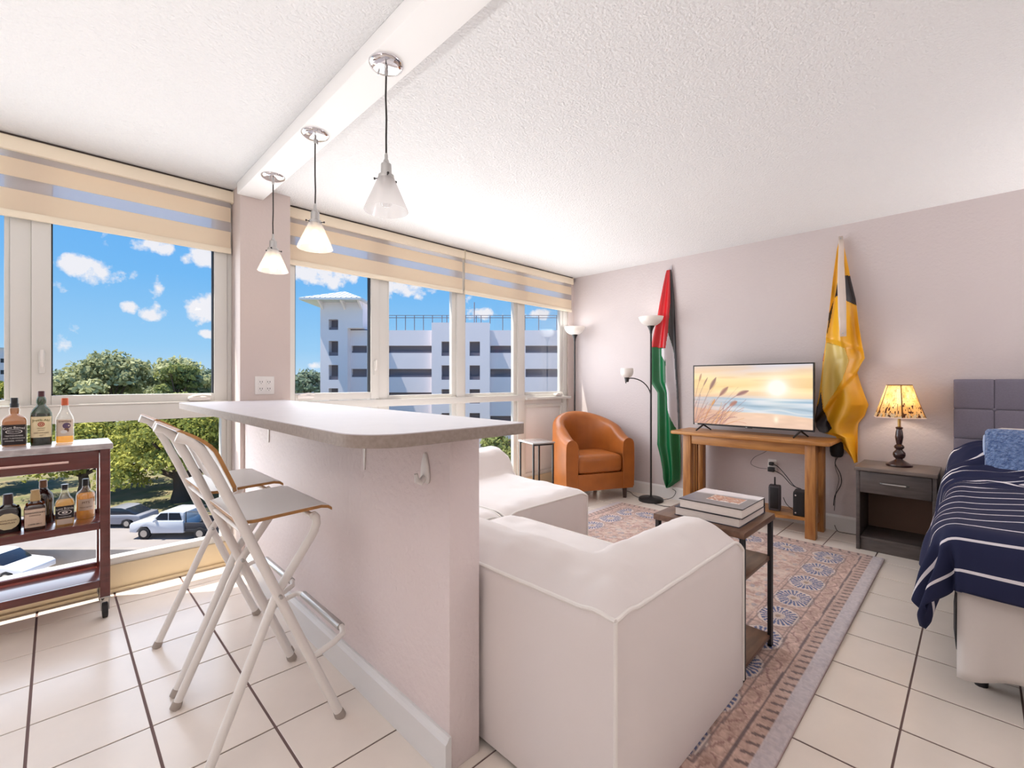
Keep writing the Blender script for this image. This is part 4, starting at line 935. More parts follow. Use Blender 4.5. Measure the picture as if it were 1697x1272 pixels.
fp = thing('wall_flag', 'red black white and green flag hanging gathered from one corner', 'flag', (XR, 2.20, 0.10))
def to_p(x, y, dp): return (-0.012 - dp, -(x - 1108) * 0.0066, 2.365 - 0.1 - (y - 440) * 0.0061)
fold_p = lambda u, y, x=0.0: 0.010 + min(1, (y - 436) / 130) * (0.050 * (0.5 + 0.5 * math.sin(u * 11 + 0.8 + 0.5 * math.sin((y - 440) / 70))) + 0.02 * math.sin(u * math.pi))
rows_p = [(447, 1104, 1111), (452, 1102.5, 1112), (470, 1099, 1114), (500, 1094, 1116.5), (526, 1090.5, 1118), (560, 1084, 1119.5), (578, 1081, 1120), (620, 1080, 1121.5), (633, 1080, 1122), (642, 1086, 1122.5), (651, 1092, 1123), (690, 1091.5, 1124), (730, 1091, 1125.5), (738, 1090.5, 1126), (760, 1096, 1126.2), (780, 1099.5, 1126), (794, 1100.5, 1125), (801, 1103, 1117), (808, 1106.5, 1109)]
reg_p = [(('black_stripe', F_BLK), [(1109, 440), (1111, 500), (1109.5, 552), (1116, 585), (1118, 620), (1120, 650), (1122, 700), (1122.5, 720), (1130, 720), (1130, 440)]),
         (('white_stripe', F_WHT), [(1109, 552), (1106.5, 578), (1107, 640), (1108.5, 676), (1121, 712), (1123, 712), (1120.5, 640), (1117, 590)]),
         (('white_stripe', F_WHT), [(1098, 577), (1107, 577), (1106.5, 600), (1098, 588)]),
         (('red_triangle', F_RED), [(1070, 440), (1109, 440), (1111, 500), (1109, 552), (1107, 577), (1098, 576.5), (1070, 572)])]
draped(fp, rows_p, to_p, reg_p, ('green_stripe', F_GRN), fold_p, 250)
MB().box(-0.022, -0.004, -0.022, 0.030, 2.205, 2.226).box(-0.010, -0.003, -0.020, -0.006, 2.222, 2.268).build('white_tab', F_WHT, fp, bevel=0.002)
MB().tube([(-0.0, -0.012, 2.258), (-0.016, -0.012, 2.258), (-0.018, -0.012, 2.258)], [0.003, 0.003, 0.006], 10).build('pin', M_STEEL, fp)

F_YEL, F_YBK, F_YWH = cloth('flag_yellow', rgb(252, 192, 40)), cloth('flag_dark', rgb(34, 26, 34)), cloth('flag_header', rgb(236, 220, 208)); F_PALE = cloth('flag_pale_yellow', rgb(236, 208, 110))
fy = thing('wall_flag', 'yellow and black flag hanging crumpled from a white header strip', 'flag', (XR, 0.76, 0.50))
def to_y(x, y, dp): return (-0.012 - dp, -(x - 1394) * 0.0039, 2.331 - 0.5 - (y - 393) * 0.00473)
def fold_y(u, y, x=1395.0):
    g = min(1, (y - 393) / 160)
    d = 0.010 + g * (0.050 * (0.5 + 0.5 * math.sin(u * 10.5 + 2.2 + 0.8 * math.sin((y - 400) / 55))) + 0.016 * math.sin((y - 393) / 31 + u * 7) + 0.035 * math.sin(u * math.pi))
    q = max(0.0, min(1.0, (684 - (x - 1367) * 1.2 - y) / 9 + 0.5)); d += 0.034 * q * q * (3 - 2 * q) * g      # upper sheet folded over the lower one
    q = max(0.0, min(1.0, (563 + (x - 1372) * 0.35 - y) / 7 + 0.5)); d += 0.022 * q * g
    return d
rows_y = [(397, 1391, 1396.5), (410, 1387.5, 1399), (440, 1384, 1406), (470, 1381, 1412.5), (500, 1378, 1420), (540, 1374, 1425), (575, 1370, 1431), (597, 1367, 1434.5), (604, 1366.5, 1430), (620, 1365.5, 1421.5), (640, 1363, 1427), (660, 1360, 1434), (672, 1357, 1438.5), (690, 1354, 1432), (703, 1352, 1422), (712, 1352.5, 1421), (720, 1358, 1421), (726, 1386, 1421), (740, 1394, 1421.5), (755, 1409, 1421.5), (766, 1417, 1421.5)]
reg_y = [(('black_stripe', F_YBK), [(1400, 458), (1411, 461), (1416, 480), (1424, 512), (1405, 502)]), (('black_stripe', F_YBK), [(1389, 470), (1393, 474), (1393, 491), (1385, 493)]), (('black_stripe', F_YBK), [(1383, 497), (1379, 525), (1373, 560), (1376, 520)]),
         (('black_corner', F_YBK), [(1364, 650), (1366, 684), (1371, 700), (1381.5, 712), (1369, 723), (1345, 724), (1345, 690), (1358, 674)]), (('red_spot', F_RED), [(1362, 584), (1369, 584), (1368, 600), (1362, 601)]),
         (('pale_fold', F_PALE), [(1372, 568), (1396, 576), (1404, 580), (1410, 600), (1400, 632), (1378, 662), (1367, 682), (1366, 640), (1370, 600)])]
draped(fy, rows_y, to_y, reg_y, ('yellow_field', F_YEL), fold_y, 250)
hd = [(1394, 392, 3.6), (1396, 412, 4.6), (1396.5, 440, 5.2), (1398, 470, 6.4), (1401, 500, 6.8), (1403.5, 530, 6.4), (1405.5, 562, 5.2)]
rws = [[to_y(x - w + 2 * w * k / 4, y, fold_y((x - 1385) / 40, y) + 0.028 + 0.02 * min(1, (y - 392) / 60)) for k in range(5)] for x, y, w in hd]
me = MB().grid(rws).mesh('header_strip'); ho = link('header_strip', me, F_YWH, fy); sd = ho.modifiers.new('cloth', 'SOLIDIFY'); sd.thickness = 0.003
for x, y in ((1394.5, 396), (1405.2, 557)):
    q = to_y(x, y, fold_y((x - 1385) / 40, y) + 0.032 + 0.02 * min(1, (y - 392) / 60)); MB().tube([(q[0] + 0.002, q[1], q[2]), (q[0] - 0.003, q[1], q[2])], 0.006, 12).build('grommet', M_STEEL, ho)
q = to_y(1400.5, 560, 0.075); MB().tube([(q[0], q[1], q[2] + 0.03), (q[0] - 0.005, q[1] + 0.001, q[2] - 0.05), (q[0], q[1] + 0.002, q[2] - 0.13)], 0.004, 8).build('tie_cord', F_YWH, ho)

# =================================================================== PINE CONSOLE TABLE
ctb = thing('console_table', 'honey pine console table with slatted sides carrying the television', 'table', (4.0, 1.365, 0))
hy = 0.612
top = rounded_poly([(-0.02, -hy), (0.385, -hy), (0.385, hy), (-0.02, hy)], [0.03, 0.0, 0.0, 0.03], 4)
MB().prism(top, 0.716, 0.745).build('tabletop', M_PINE, ctb, bevel=0.006)
LGW = 0.07; yl = 0.512
for x in (0.035, 0.30):
    for y in (-yl, yl - LGW): MB().box(x, x + LGW, y, y + LGW, 0, 0.716).build('leg', M_PINEV, ctb, bevel=0.004)
MB().box(0.045, 0.067, -yl + LGW, yl - LGW, 0.635, 0.716).build('front_apron', M_PINE, ctb, bevel=0.003)
MB().box(0.338, 0.36, -yl + LGW, yl - LGW, 0.635, 0.716).build('rear_apron', M_PINE, ctb, bevel=0.003)
for s in (-1, 1):
    y = s * (yl - LGW / 2)
    MB().box(0.105, 0.30, y - 0.011, y + 0.011, 0.635, 0.716).build('side_apron', M_PINEV, ctb, bevel=0.002)
    MB().box(0.105, 0.30, y - 0.011, y + 0.011, 0.085, 0.15).build('side_rail', M_PINEV, ctb, bevel=0.002)
    for x in (0.133, 0.183, 0.233): MB().box(x, x + 0.032, y - 0.008, y + 0.008, 0.15, 0.635).build('slat', M_PINEV, ctb, bevel=0.002)
edge = [(0.385 - 0.02, -yl + LGW), (0.365, yl - LGW)]
fr = []
for k in range(41):
    y = yl - LGW - (2 * (yl - LGW)) * k / 40; u = y / (yl - LGW); fr.append((0.075 + 0.035 * math.cos(u * math.pi * 2.0) * (1 - 0.35 * abs(u)), y))
MB().prism(edge + fr, 0.118, 0.142).build('lower_shelf', M_PINE, ctb, smooth=True, angle=30)

# =================================================================== TELEVISION
tv = thing('television', 'flat television showing a beach sunset on the pine console', 'television', (4.185, 1.368, 0.745))
HW = 0.478; Z0, Z1 = 0.052, 0.594
MB().box(0.0, 0.022, -HW, HW, Z0, Z1).box(0.02, 0.062, -HW + 0.12, HW - 0.12, Z0 + 0.03, Z0 + 0.30).build('panel', M_BLACK, tv, bevel=0.003)
b_ = 0.010
MB().box(-0.004, 0.0, -HW, -HW + b_, Z0, Z1).box(-0.004, 0.0, HW - b_, HW, Z0, Z1).box(-0.004, 0, -HW + b_, HW - b_, Z1 - b_, Z1).box(-0.004, 0, -HW + b_, HW - b_, Z0, Z0 + 0.015).build('bezel', M_BLACK, tv, smooth=False)
MB().box(-0.006, -0.004, -0.030, 0.028, Z0 - 0.004, Z0 + 0.008).build('logo_bar', M_BLACK, tv, bevel=0.0008)
MB().box(-0.0066, -0.006, 0.010, 0.024, Z0 + 0.000, Z0 + 0.005).build('logo_mark', M_STEEL, tv, smooth=False)
MB().box(-0.005, -0.004, HW - 0.040, HW - 0.014, Z0 + 0.003, Z0 + 0.012).build('badge', M_WHITEPLASTIC, tv, smooth=False)
for y in (-0.385, 0.385):
    MB().tube([(-0.085, y + 0.030, 0.006), (0.0, y, 0.056), (0.012, y, 0.056)], [0.006, 0.009, 0.009], 8).tube([(0.09, y - 0.030, 0.006), (0.012, y, 0.05), (0.0, y, 0.056)], [0.006, 0.008, 0.009], 8).build('foot', M_BLACK, tv)
ni, nj = 300, 170
U, V = np.meshgrid(np.linspace(0, 1, ni), np.linspace(0, 1, nj), indexing='ij')        # u left to right, v top to bottom
skyc = np.array([(212, 206, 216), (238, 212, 190), (252, 226, 168), (250, 214, 150), (254, 232, 178), (246, 210, 168), (226, 206, 190)], float); kk = [0, 0.10, 0.22, 0.33, 0.42, 0.49, 0.54]
C = np.stack([np.interp(V + 0.03 * np.sin(U * 7 + V * 9) + 0.02 * (vnoise(U * 4, V * 22, 8) - .5), kk, skyc[:, c]) for c in range(3)], -1)
cl = smooth(0.52, 0.75, vnoise(U * 3.2, V * 20, 13)); C = C * (1 - 0.35 * cl[..., None] * (V < 0.5)[..., None]) + np.array([236, 188, 130.]) * (0.35 * cl * (V < 0.5))[..., None]
sea = smooth(0.525, 0.55, V); wv = vnoise(U * 5, V * 34, 15)
seac = np.stack([150 + 80 * wv, 182 + 48 * wv, 204 + 30 * wv], -1); C = C * (1 - sea[..., None]) + seac * sea[..., None]
shore = 0.70 + 0.12 * U + 0.02 * np.sin(U * 6); sand = smooth(0, 0.03, V - shore); sc = np.stack([246 - 40 * (V - .7), 208 - 30 * (V - .7), 176 + 0 * V], -1) + (vnoise(U * 12, V * 30, 19)[..., None] - .5) * 14
C = C * (1 - sand[..., None]) + sc * sand[..., None]
foam = np.exp(-((V - shore + 0.035 + 0.015 * np.sin(U * 19)) / 0.014) ** 2); C = C * (1 - 0.6 * foam[..., None]) + np.array([236, 234, 232.]) * (0.6 * foam)[..., None]
dkw = np.exp(-((V - shore + 0.095) / 0.022) ** 2) * (U > 0.36); C = C * (1 - 0.4 * dkw[..., None]) + np.array([96, 132, 156.]) * (0.4 * dkw)[..., None]
sunr = np.hypot((U - 0.73) * 1.78, V - 0.37); gl = np.clip(np.exp(-(sunr / 0.13) ** 2) * 1.15 + 0.45 * np.exp(-(sunr / 0.32) ** 2), 0, 1)[..., None]; C = C * (1 - gl) + np.array([255, 252, 238.]) * gl
rf = (np.exp(-((U - 0.725) / 0.018) ** 2) * np.exp(-((V - 0.87) / 0.05) ** 2) * 0.85)[..., None]; C = C * (1 - rf) + np.array([255, 250, 224.]) * rf
haze = smooth(0.55, 0.02, U) * smooth(0.35, 0.95, V + 0.3 * (0.45 - U)) ; hz = (0.55 * haze)[..., None]; C = C * (1 - hz) + np.array([196, 142, 118.]) * hz
rs = np.random.default_rng(31)
def stalk(x0, y0, x1, y1, bend, w0, col, head=0.0):
    global C
    t = np.linspace(0, 1, 60); X = x0 + (x1 - x0) * t; Y = y0 + (y1 - y0) * t - bend * np.sin(math.pi * t) ; D = np.full_like(U, 9.0); Wd = np.full_like(U, 0.0)
    for a, b2, tt in zip(X, Y, t):
        d = np.hypot((U - a) * 1.78, V - b2); ww = w0 + head * max(0, math.sin(math.pi * (tt - 0.68) / 0.32)) if tt > 0.68 else w0
        q = d / ww; D = np.minimum(D, q)
    mk = (np.clip(1.4 - D, 0, 1) * 0.85)[..., None]; C = C * (1 - mk) + np.array(col, float) * mk
for a in [(0.02, 1.0, 0.21, 0.20, 0.05, 0.006, (132, 92, 88), 0.026), (0.08, 1.0, 0.32, 0.36, 0.06, 0.006, (150, 100, 92), 0.028), (0.17, 1.0, 0.50, 0.42, 0.12, 0.006, (142, 96, 96), 0.026), (0.0, 0.62, 0.07, 0.13, 0.02, 0.005, (176, 122, 96), 0.012), (0.0, 0.75, 0.13, 0.20, 0.03, 0.0045, (140, 98, 92), 0.008), (0.02, 0.9, 0.22, 0.28, 0.03, 0.0035, (180, 130, 100), 0), (0.20, 1.0, 0.40, 0.60, 0.06, 0.006, (176, 112, 92), 0.03), (0.26, 1.0, 0.46, 0.70, 0.03, 0.0045, (188, 124, 110), 0.0), (0.10, 0.95, 0.20, 0.58, 0.02, 0.006, (224, 152, 72), 0.012), (0.14, 1.0, 0.41, 0.36, 0.03, 0.0035, (176, 132, 104), 0), (0.0, 1.0, 0.06, 0.5, 0.0, 0.005, (122, 100, 120), 0.0), (0.3, 1.0, 0.48, 0.96, 0.04, 0.004, (206, 132, 112), 0)]: stalk(*a)
for _ in range(44):
    x0 = rs.uniform(-0.05, 0.28); stalk(x0, 1.02, x0 + rs.uniform(0.05, 0.22), rs.uniform(0.55, 0.9), rs.uniform(0, 0.05), 0.004, [(196, 132, 110), (222, 164, 96), (170, 116, 112), (150, 110, 118)][rs.integers(4)])
Pn = np.stack([np.full_like(U, -0.0045), (HW - b_) - U * 2 * (HW - b_), (Z1 - b_) - V * (Z1 - b_ - Z0 - 0.015)], -1)
scr = bpy.data.materials.new('screen_picture'); scr.use_nodes = True; nt = scr.node_tree; bs = nt.nodes['Principled BSDF']; at = nt.nodes.new('ShaderNodeAttribute'); at.attribute_name = 'paint'
nt.links.new(at.outputs['Color'], bs.inputs['Emission Color']); bs.inputs['Emission Strength'].default_value = 0.95; bs.inputs['Base Color'].default_value = (0.01, 0.01, 0.01, 1); bs.inputs['Roughness'].default_value = 0.3
scr.cycles.emission_sampling = 'NONE'
link('screen', paint_mesh('screen', Pn.reshape(-1, 3), slin(C).reshape(-1, 3), ni, nj), scr, tv)

# =================================================================== MEDIA BOXES AND CORDS
mb = thing('router_tower', 'dark grey upright router tower on the console shelf', 'router', (4.175, 1.165, 0.142), 0.15)
moved(roundbox(0.075, 0.085, 0.205, 0.010, 5), 0, 0, 0.1025).build('case', material('charcoal_plastic', rgb(64, 60, 64), 0.5), mb, weld=1e-5)
MB().box(-0.0385, -0.037, -0.030, 0.030, 0.02, 0.19).build('grille', M_BLACK, mb, bevel=0.0005)
MB().tube([(0.0, 0.0, 0.2), (0.0, 0.0, 0.27)], 0.006, 10).build('antenna', M_BLACK, mb)
mb2 = thing('speaker_box', 'black boxy speaker with two silver studs on the console shelf', 'speaker', (4.165, 0.985, 0.1425), 0.12)
moved(roundbox(0.16, 0.082, 0.185, 0.007, 5), 0.02, 0, 0.0925).build('case', M_BLACK, mb2, weld=1e-5)
for z in (0.025, 0.160): MB().lathe([(0.0001, -0.002), (0.006, -0.001), (0.006, 0.002)], (0, 0, 0), n=12).build('stud', M_CHROME, mb2).matrix_local = Matrix.Translation((-0.061, 0.022, z)) @ Matrix.Rotation(math.pi / 2, 4, 'Y')
def cord(name, pts, r, label, mat=None, cat='cord', grp=None, parent=None):
    P = [Vector(p) for p in pts]; out = []
    for i in range(len(P) - 1):
        p0 = P[max(0, i - 1)]; p1 = P[i]; p2 = P[i + 1]; p3 = P[min(len(P) - 1, i + 2)]
        for k in range(6):
            t = k / 6; out.append(0.5 * ((2 * p1) + (p2 - p0) * t + (2 * p0 - 5 * p1 + 4 * p2 - p3) * t * t + (3 * p1 - p0 - 3 * p2 + p3) * t ** 3))
    out.append(P[-1])
    if parent is not None:
        out = [q - Vector(parent.location) for q in out]; return MB().tube(out, r, 6).build(name, mat or M_BLACK, parent)
    o = MB().tube(out, r, 6).build(name, mat or M_BLACK); return tag(o, label, cat, grp)
WX = XR - 0.012
plug = thing('power_plug', 'black plug with adapter and two cords pushed into the outlet under the console', 'plug', (XR - 0.013, 1.26, 0.455))
moved(roundbox(0.03, 0.036, 0.030, 0.006, 4), -0.018, 0, 0.022).build('plug_body', M_BLACK, plug, weld=1e-5)
moved(roundbox(0.04, 0.050, 0.040, 0.006, 4), -0.022, 0.0, -0.026).build('adapter_body', M_BLACK, plug, weld=1e-5)
cord('power_cord', [(4.405, 1.245, 0.477), (4.36, 1.19, 0.465), (4.33, 1.12, 0.40), (4.30, 1.055, 0.335), (4.27, 0.99, 0.318)], 0.0035, None, parent=plug)
cord('power_cord', [(4.40, 1.235, 0.425), (4.36, 1.16, 0.40), (4.31, 1.08, 0.34), (4.27, 1.00, 0.325)], 0.003, None, parent=plug)
cord('antenna_cable', [(4.40, 1.29, 0.432), (4.40, 1.36, 0.432), (4.40, 1.42, 0.46), (4.40, 1.39, 0.52), (4.40, 1.30, 0.58), (4.40, 1.22, 0.66)], 0.002, 'thin looping cable on the wall above the outlet under the console')
cord('router_cable', [(4.20, 1.11, 0.25), (4.22, 1.095, 0.20), (4.235, 1.065, 0.165), (4.25, 1.04, 0.1465)], 0.0028, 'short black cable drooping beside the router tower')
cord('hanging_cable', [(4.425, 0.80, 0.70), (4.415, 0.775, 0.62), (4.42, 0.80, 0.54), (4.415, 0.765, 0.46), (4.42, 0.76, 0.38), (4.415, 0.80, 0.28), (4.42, 0.81, 0.20)], 0.003, 'black cable dangling beside the right end of the console')
cord('hanging_cable', [(4.425, 0.785, 0.68), (4.42, 0.80, 0.52), (4.42, 0.775, 0.42), (4.42, 0.795, 0.30), (4.415, 0.805, 0.16)], 0.0018, 'thin dark wire hanging beside the right end of the console')
ch = MB(); 
wb_ = thing('cloth_bundle', 'black cloth bundle hanging off the console end beside the yellow flag', 'bundle', (4.40, 0.785, 0.0))
moved(roundbox(0.05, 0.075, 0.13, 0.022, 5, (0.01, 0.01, 0)), 0, 0, 0.655).build('bundle', M_BASEBLK, wb_, weld=1e-5)
cord('lamp_cord', [(4.20, 2.40, 0.012), (4.28, 2.52, 0.006), (4.38, 2.62, 0.006), (4.40, 2.72, 0.006)], 0.003, 'black cord running from the lamp base toward the armchair')
cord('lamp_cord', [(4.30, 2.22, 0.008), (4.36, 2.14, 0.035), (4.40, 2.12, 0.09), (4.41, 2.16, 0.11)], 0.0028, 'dark cord rising from the lamp base below the green flag tip')
cord('lamp_cord', [(4.13, 2.22, 0.005), (4.12, 2.10, 0.004), (4.18, 2.02, 0.004), (4.28, 1.97, 0.004), (4.40, 2.00, 0.004)], 0.003, 'black cord lying on the tiles between lamp base and console')
cord('floor_cable', [(4.40, 0.80, 0.05), (4.38, 0.775, 0.012), (4.40, 0.73, 0.003), (4.415, 0.65, 0.003)], 0.0025, 'thin cable on the tiles behind the console leg near the nightstand')

# =================================================================== NIGHTSTAND
ns = thing('nightstand', 'grey-brown wooden nightstand with one drawer and open shelf', 'nightstand', (4.055, 0.185, 0))
NW, ND, NH = 0.425, 0.375, 0.59
MB().box(-0.035, ND + 0.005, -0.006, NW + 0.006, NH - 0.024, NH).build('tabletop', M_GREYWOODTOP, ns, bevel=0.002)
for y in (0, NW - 0.022): MB().box(0.0, ND, y, y + 0.022, 0, NH - 0.024).build('side_panel', M_GREYWOOD, ns, bevel=0.0015)
MB().box(ND - 0.012, ND, 0.022, NW - 0.022, 0.05, NH - 0.024).build('back_panel', M_BROWNBACK, ns, smooth=False)
MB().box(0.012, ND - 0.012, 0.022, NW - 0.022, 0.075, 0.095).build('shelf', M_GREYWOOD, ns, bevel=0.001)
MB().box(0.014, 0.030, 0.022, NW - 0.022, 0.0, 0.075).build('plinth', M_GREYWOOD, ns, bevel=0.001)
MB().box(0.018, ND - 0.012, 0.022, NW - 0.022, 0.405, 0.415).build('drawer_rail', M_GREYWOOD, ns, bevel=0.001)
dw = MB().box(-0.006, 0.012, 0.024, NW - 0.024, 0.412, NH - 0.032).build('drawer', M_GREYWOOD, ns, bevel=0.0015)
MB().tube([(-0.006, NW / 2 + 0.075, 0.487), (-0.026, NW / 2 + 0.06, 0.489), (-0.030, NW / 2, 0.490), (-0.026, NW / 2 - 0.06, 0.489), (-0.006, NW / 2 - 0.075, 0.487)], 0.0048, 8).build('handle', M_STEEL, dw)

# =================================================================== BEDSIDE LAMP
tl = thing('table_lamp', 'lit bedside lamp with turned dark wood base and painted six-sided shade', 'lamp', (4.262, 0.392, 0.59))
MB().lathe([(0.0001, 0), (0.074, 0), (0.076, 0.004), (0.074, 0.014), (0.058, 0.022), (0.040, 0.034), (0.024, 0.045), (0.020, 0.052), (0.032, 0.064), (0.037, 0.080), (0.035, 0.096), (0.022, 0.112), (0.018, 0.118), (0.028, 0.128), (0.030, 0.138), (0.024, 0.148), (0.016, 0.155), (0.020, 0.180), (0.0235, 0.205), (0.020, 0.240), (0.016, 0.262), (0.021, 0.268), (0.021, 0.276), (0.010, 0.280), (0.0001, 0.281)], n=32).build('base', M_TURNED, tl)
MB().tube([(0, 0, 0.28), (0, 0, 0.345)], 0.009, 12).build('lamp_stem', material('brass', rgb(176, 140, 84), 0.3, metal=1.0), tl)
hx = []
zs_, ze_, rb_, rt_ = 0.345, 0.578, 0.158, 0.078
SH = bpy.data.materials.new('painted_shade'); SH.use_nodes = True; nt = SH.node_tree; nt.nodes.clear(); out = nt.nodes.new('ShaderNodeOutputMaterial'); at = nt.nodes.new('ShaderNodeAttribute'); at.attribute_name = 'paint'
df = nt.nodes.new('ShaderNodeBsdfDiffuse'); tr = nt.nodes.new('ShaderNodeBsdfTranslucent'); mx = nt.nodes.new('ShaderNodeMixShader'); mx.inputs[0].default_value = 0.42
nt.links.new(at.outputs[0], df.inputs[0]); nt.links.new(at.outputs[0], tr.inputs[0]); nt.links.new(df.outputs[0], mx.inputs[1]); nt.links.new(tr.outputs[0], mx.inputs[2]); nt.links.new(mx.outputs[0], out.inputs[0])
for k in range(6):
    a0, a1 = math.radians(60 * k + 12), math.radians(60 * k + 72); ni, nj = 40, 60
    U, V = np.meshgrid(np.linspace(0, 1, ni), np.linspace(0, 1, nj), indexing='ij')
    R_ = rb_ + (rt_ - rb_) * (V ** 0.92); X = R_ * ((1 - U) * math.cos(a0) + U * math.cos(a1)); Y = R_ * ((1 - U) * math.sin(a0) + U * math.sin(a1))
    wv = vnoise(U * 5 + k * 7, V * 6, 40 + k); w2 = vnoise(U * 13 + k * 3, V * 11, 50 + k); w3 = vnoise(U * 24 + k, V * 16, 60 + k)
    C = np.stack([246 - 20 * wv, 224 - 46 * wv, 172 - 70 * wv], -1)
    hill = smooth(0.05, -0.05, V - 0.42 - 0.10 * np.sin(U * 4 + k) - 0.08 * (wv - .5)); C = C * (1 - 0.55 * hill[..., None]) + np.array([206, 150, 88.]) * (0.55 * hill)[..., None]
    br = ((np.abs(w2 - 0.5) < 0.05) & (V > 0.5)) ; C[br] = C[br] * 0.78
    leaf = (w3 * 0.6 + w2 * 0.4 + 0.55 * (0.30 - V) > 0.62) & (V < 0.5); C[leaf] = (74, 46, 42)
    lowb = (V < 0.14) & (w2 > 0.5); C[lowb] = (196, 178, 150)
    bnd = (U < 0.03) | (U > 0.97) | (V > 0.975); C[bnd] = (92, 62, 40); C[(V < 0.022)] = (226, 206, 196)
    link('shade_panel', paint_mesh('shade_panel', np.stack([X, Y, zs_ + (ze_ - zs_) * V], -1).reshape(-1, 3), slin(C).reshape(-1, 3), ni, nj), SH, tl)
MB().lathe([(0.0001, 0.40), (0.02, 0.405), (0.028, 0.43), (0.026, 0.455), (0.015, 0.48), (0.0001, 0.49)], n=16).build('bulb', material('lamp_bulb', (1, .8, .5, 1), .4, emit=(1, 0.78, 0.50, 1), estr=5.0), tl)
MB().tube([(0, 0, 0.345), (0, 0, 0.405)], 0.013, 10).build('socket', M_BLACK, tl)
ld = bpy.data.lights.new('bedside_light', 'POINT'); ld.energy = 6.0; ld.color = (1, 0.88, 0.74); ld.shadow_soft_size = 0.035
lo = bpy.data.objects.new('bedside_light', ld); COL.objects.link(lo); lo.parent = tl; lo.location = (0, 0, 0.455)

# =================================================================== BED
bed = thing('bed', 'double bed with grey tufted headboard and black base', 'bed', (4.36, -0.66, 0))
HB0, HB1 = -0.776, 0.776
MB().box(0.02, 0.08, HB0 + .006, HB1 - .006, 0.28, 1.20).box(0.03, 0.07, HB0 + .05, HB0 + .12, 0, 0.3).box(0.03, 0.07, HB1 - .12, HB1 - .05, 0, 0.3).build('headboard', M_HEADBOARD, bed, bevel=0.006)
hbp = bed.children[0]; nP = 8; pw = (HB1 - HB0) / nP; phh = 0.2
pm = roundbox(0.045, pw, phh, 0.0075, 9, (0.009, 0, 0)).mesh('headboard_panel', weld=1e-5); pm.materials.append(M_HEADBOARD)
for k in range(nP):
    for j in range(4):
        o = link('headboard_panel', pm, None, hbp); o.location = (0.022, HB0 + pw * (k + 0.5), 1.106 - phh * j)
bt = MB().lathe([(0.0001, 0.008), (0.008, 0.006), (0.012, 0)], n=12).mesh('tuft_button'); bt.materials.append(M_HEADBOARD)
for k in range(1, nP):
    for j in range(1, 4):
        o = link('tuft_button', bt, None, hbp); o.location = (0.004, HB0 + pw * k, 1.206 - phh * j); o.rotation_euler = (0, -math.pi / 2, 0)
moved(roundbox(1.82, 1.46, 0.22, 0.03, 6), -0.93, 0, 0.225).build('base', M_BASEBLK, bed, weld=1e-5)
moved(roundbox(1.86, 1.48, 0.25, 0.06, 8), -0.95, 0, 0.462).build('mattress', M_SKIRT, bed, weld=1e-5)
for x in (-1.78, -0.1):
    for y in (-0.65, 0.65): MB().tube([(x, y, 0), (x, y, 0.12)], [0.02, 0.028], 10).build('leg', M_BLACKMETAL, bed)
# white bed skirt hanging at the foot
sk = thing('bed_skirt', 'plain white bed skirt hanging below the comforter at the foot', 'bed skirt', (2.47, -0.66, 0))
rws = []
for i in range(61):
    u = i / 60; y = 0.715 - 1.43 * u; row = []
    for j in range(13):
        q = j / 12; z = 0.47 + (0.075 + 0.035 * math.sin(u * 5 + 0.4) - 0.47) * q
        x = -0.014 - 0.035 * q - 0.026 * q * math.sin(u * 30 + 1.2 * math.sin(u * 9)) - 0.03 * q * q * math.exp(-(u / 0.05) ** 2)
        row.append((x, y + 0.01 * q * math.sin(u * 17), z))
    rws.append(row)
o = MB().grid(rws).build('cloth', M_SKIRT, sk); sd = o.modifiers.new('thick', 'SOLIDIFY'); sd.thickness = 0.003
# comforter
cf = None
S0, T1 = 0.705, 1.80                       # half width of the top, length from the pillow end to the foot edge
OVS, OVF = 0.36, 0.275                    # overhang at the sides and at the foot
ns_, nt_ = 150, 190
s_ = np.linspace(-S0 - OVS, S0 + OVS, ns_); t_ = np.linspace(-0.10, T1 + OVF, nt_)
Sg, Tg = np.meshgrid(s_, t_, indexing='ij')
eS = np.maximum(np.abs(Sg) - S0, 0); eT = np.maximum(Tg - T1, 0); sgn = np.sign(Sg)
Rr = 0.09; e = np.hypot(eS, eT); dx = np.where(e > 1e-9, eT / np.maximum(e, 1e-9), 0); dy = np.where(e > 1e-9, eS / np.maximum(e, 1e-9), 0)
arc = np.minimum(e, Rr * math.pi / 2); ex = np.maximum(e - Rr * math.pi / 2, 0)
outw = Rr * np.sin(arc / Rr) + 0.13 * ex; drop = Rr * (1 - np.cos(arc / Rr)) + 0.96 * ex
ang = np.arctan2(eT, eS); corner = np.sin(2 * ang) * (e > 0.05)
outw = outw + 0.045 * corner * np.sin(ang * 9) * smooth(0.05, 0.3, e) + 0.020 * np.sin(Tg * 14 + 2 * np.sin(Tg * 5)) * smooth(0.06, 0.25, eS) + 0.020 * np.sin(Sg * 13 + 1.0 + np.sin(Sg * 5)) * smooth(0.04, 0.2, eT) + 0.026 * (vnoise(Sg * 5, Tg * 5, 83) - 0.4) * smooth(0.02, 0.15, e)
head = smooth(0.75, 0.25, Tg)                # rumpled, lifted over the pillows near the headboard
Zc = 0.625 - drop
Zc += (head * 0.05 + 0.13 * smooth(0.42, 0.12, Tg)) * smooth(1.0, 0.62, np.abs(Sg)) * smooth(-0.1, 0.1, Tg)
wr = vnoise(Sg * 5 + 3, Tg * 22, 71) - 0.5; wr2 = vnoise(Sg * 9, Tg * 40, 72) - 0.5
Zc += 0.030 * (vnoise(Sg * 2.6 + 4, Tg * 3.1, 81) - 0.5) * (1 - 0.6 * smooth(0.05, 0.2, e))
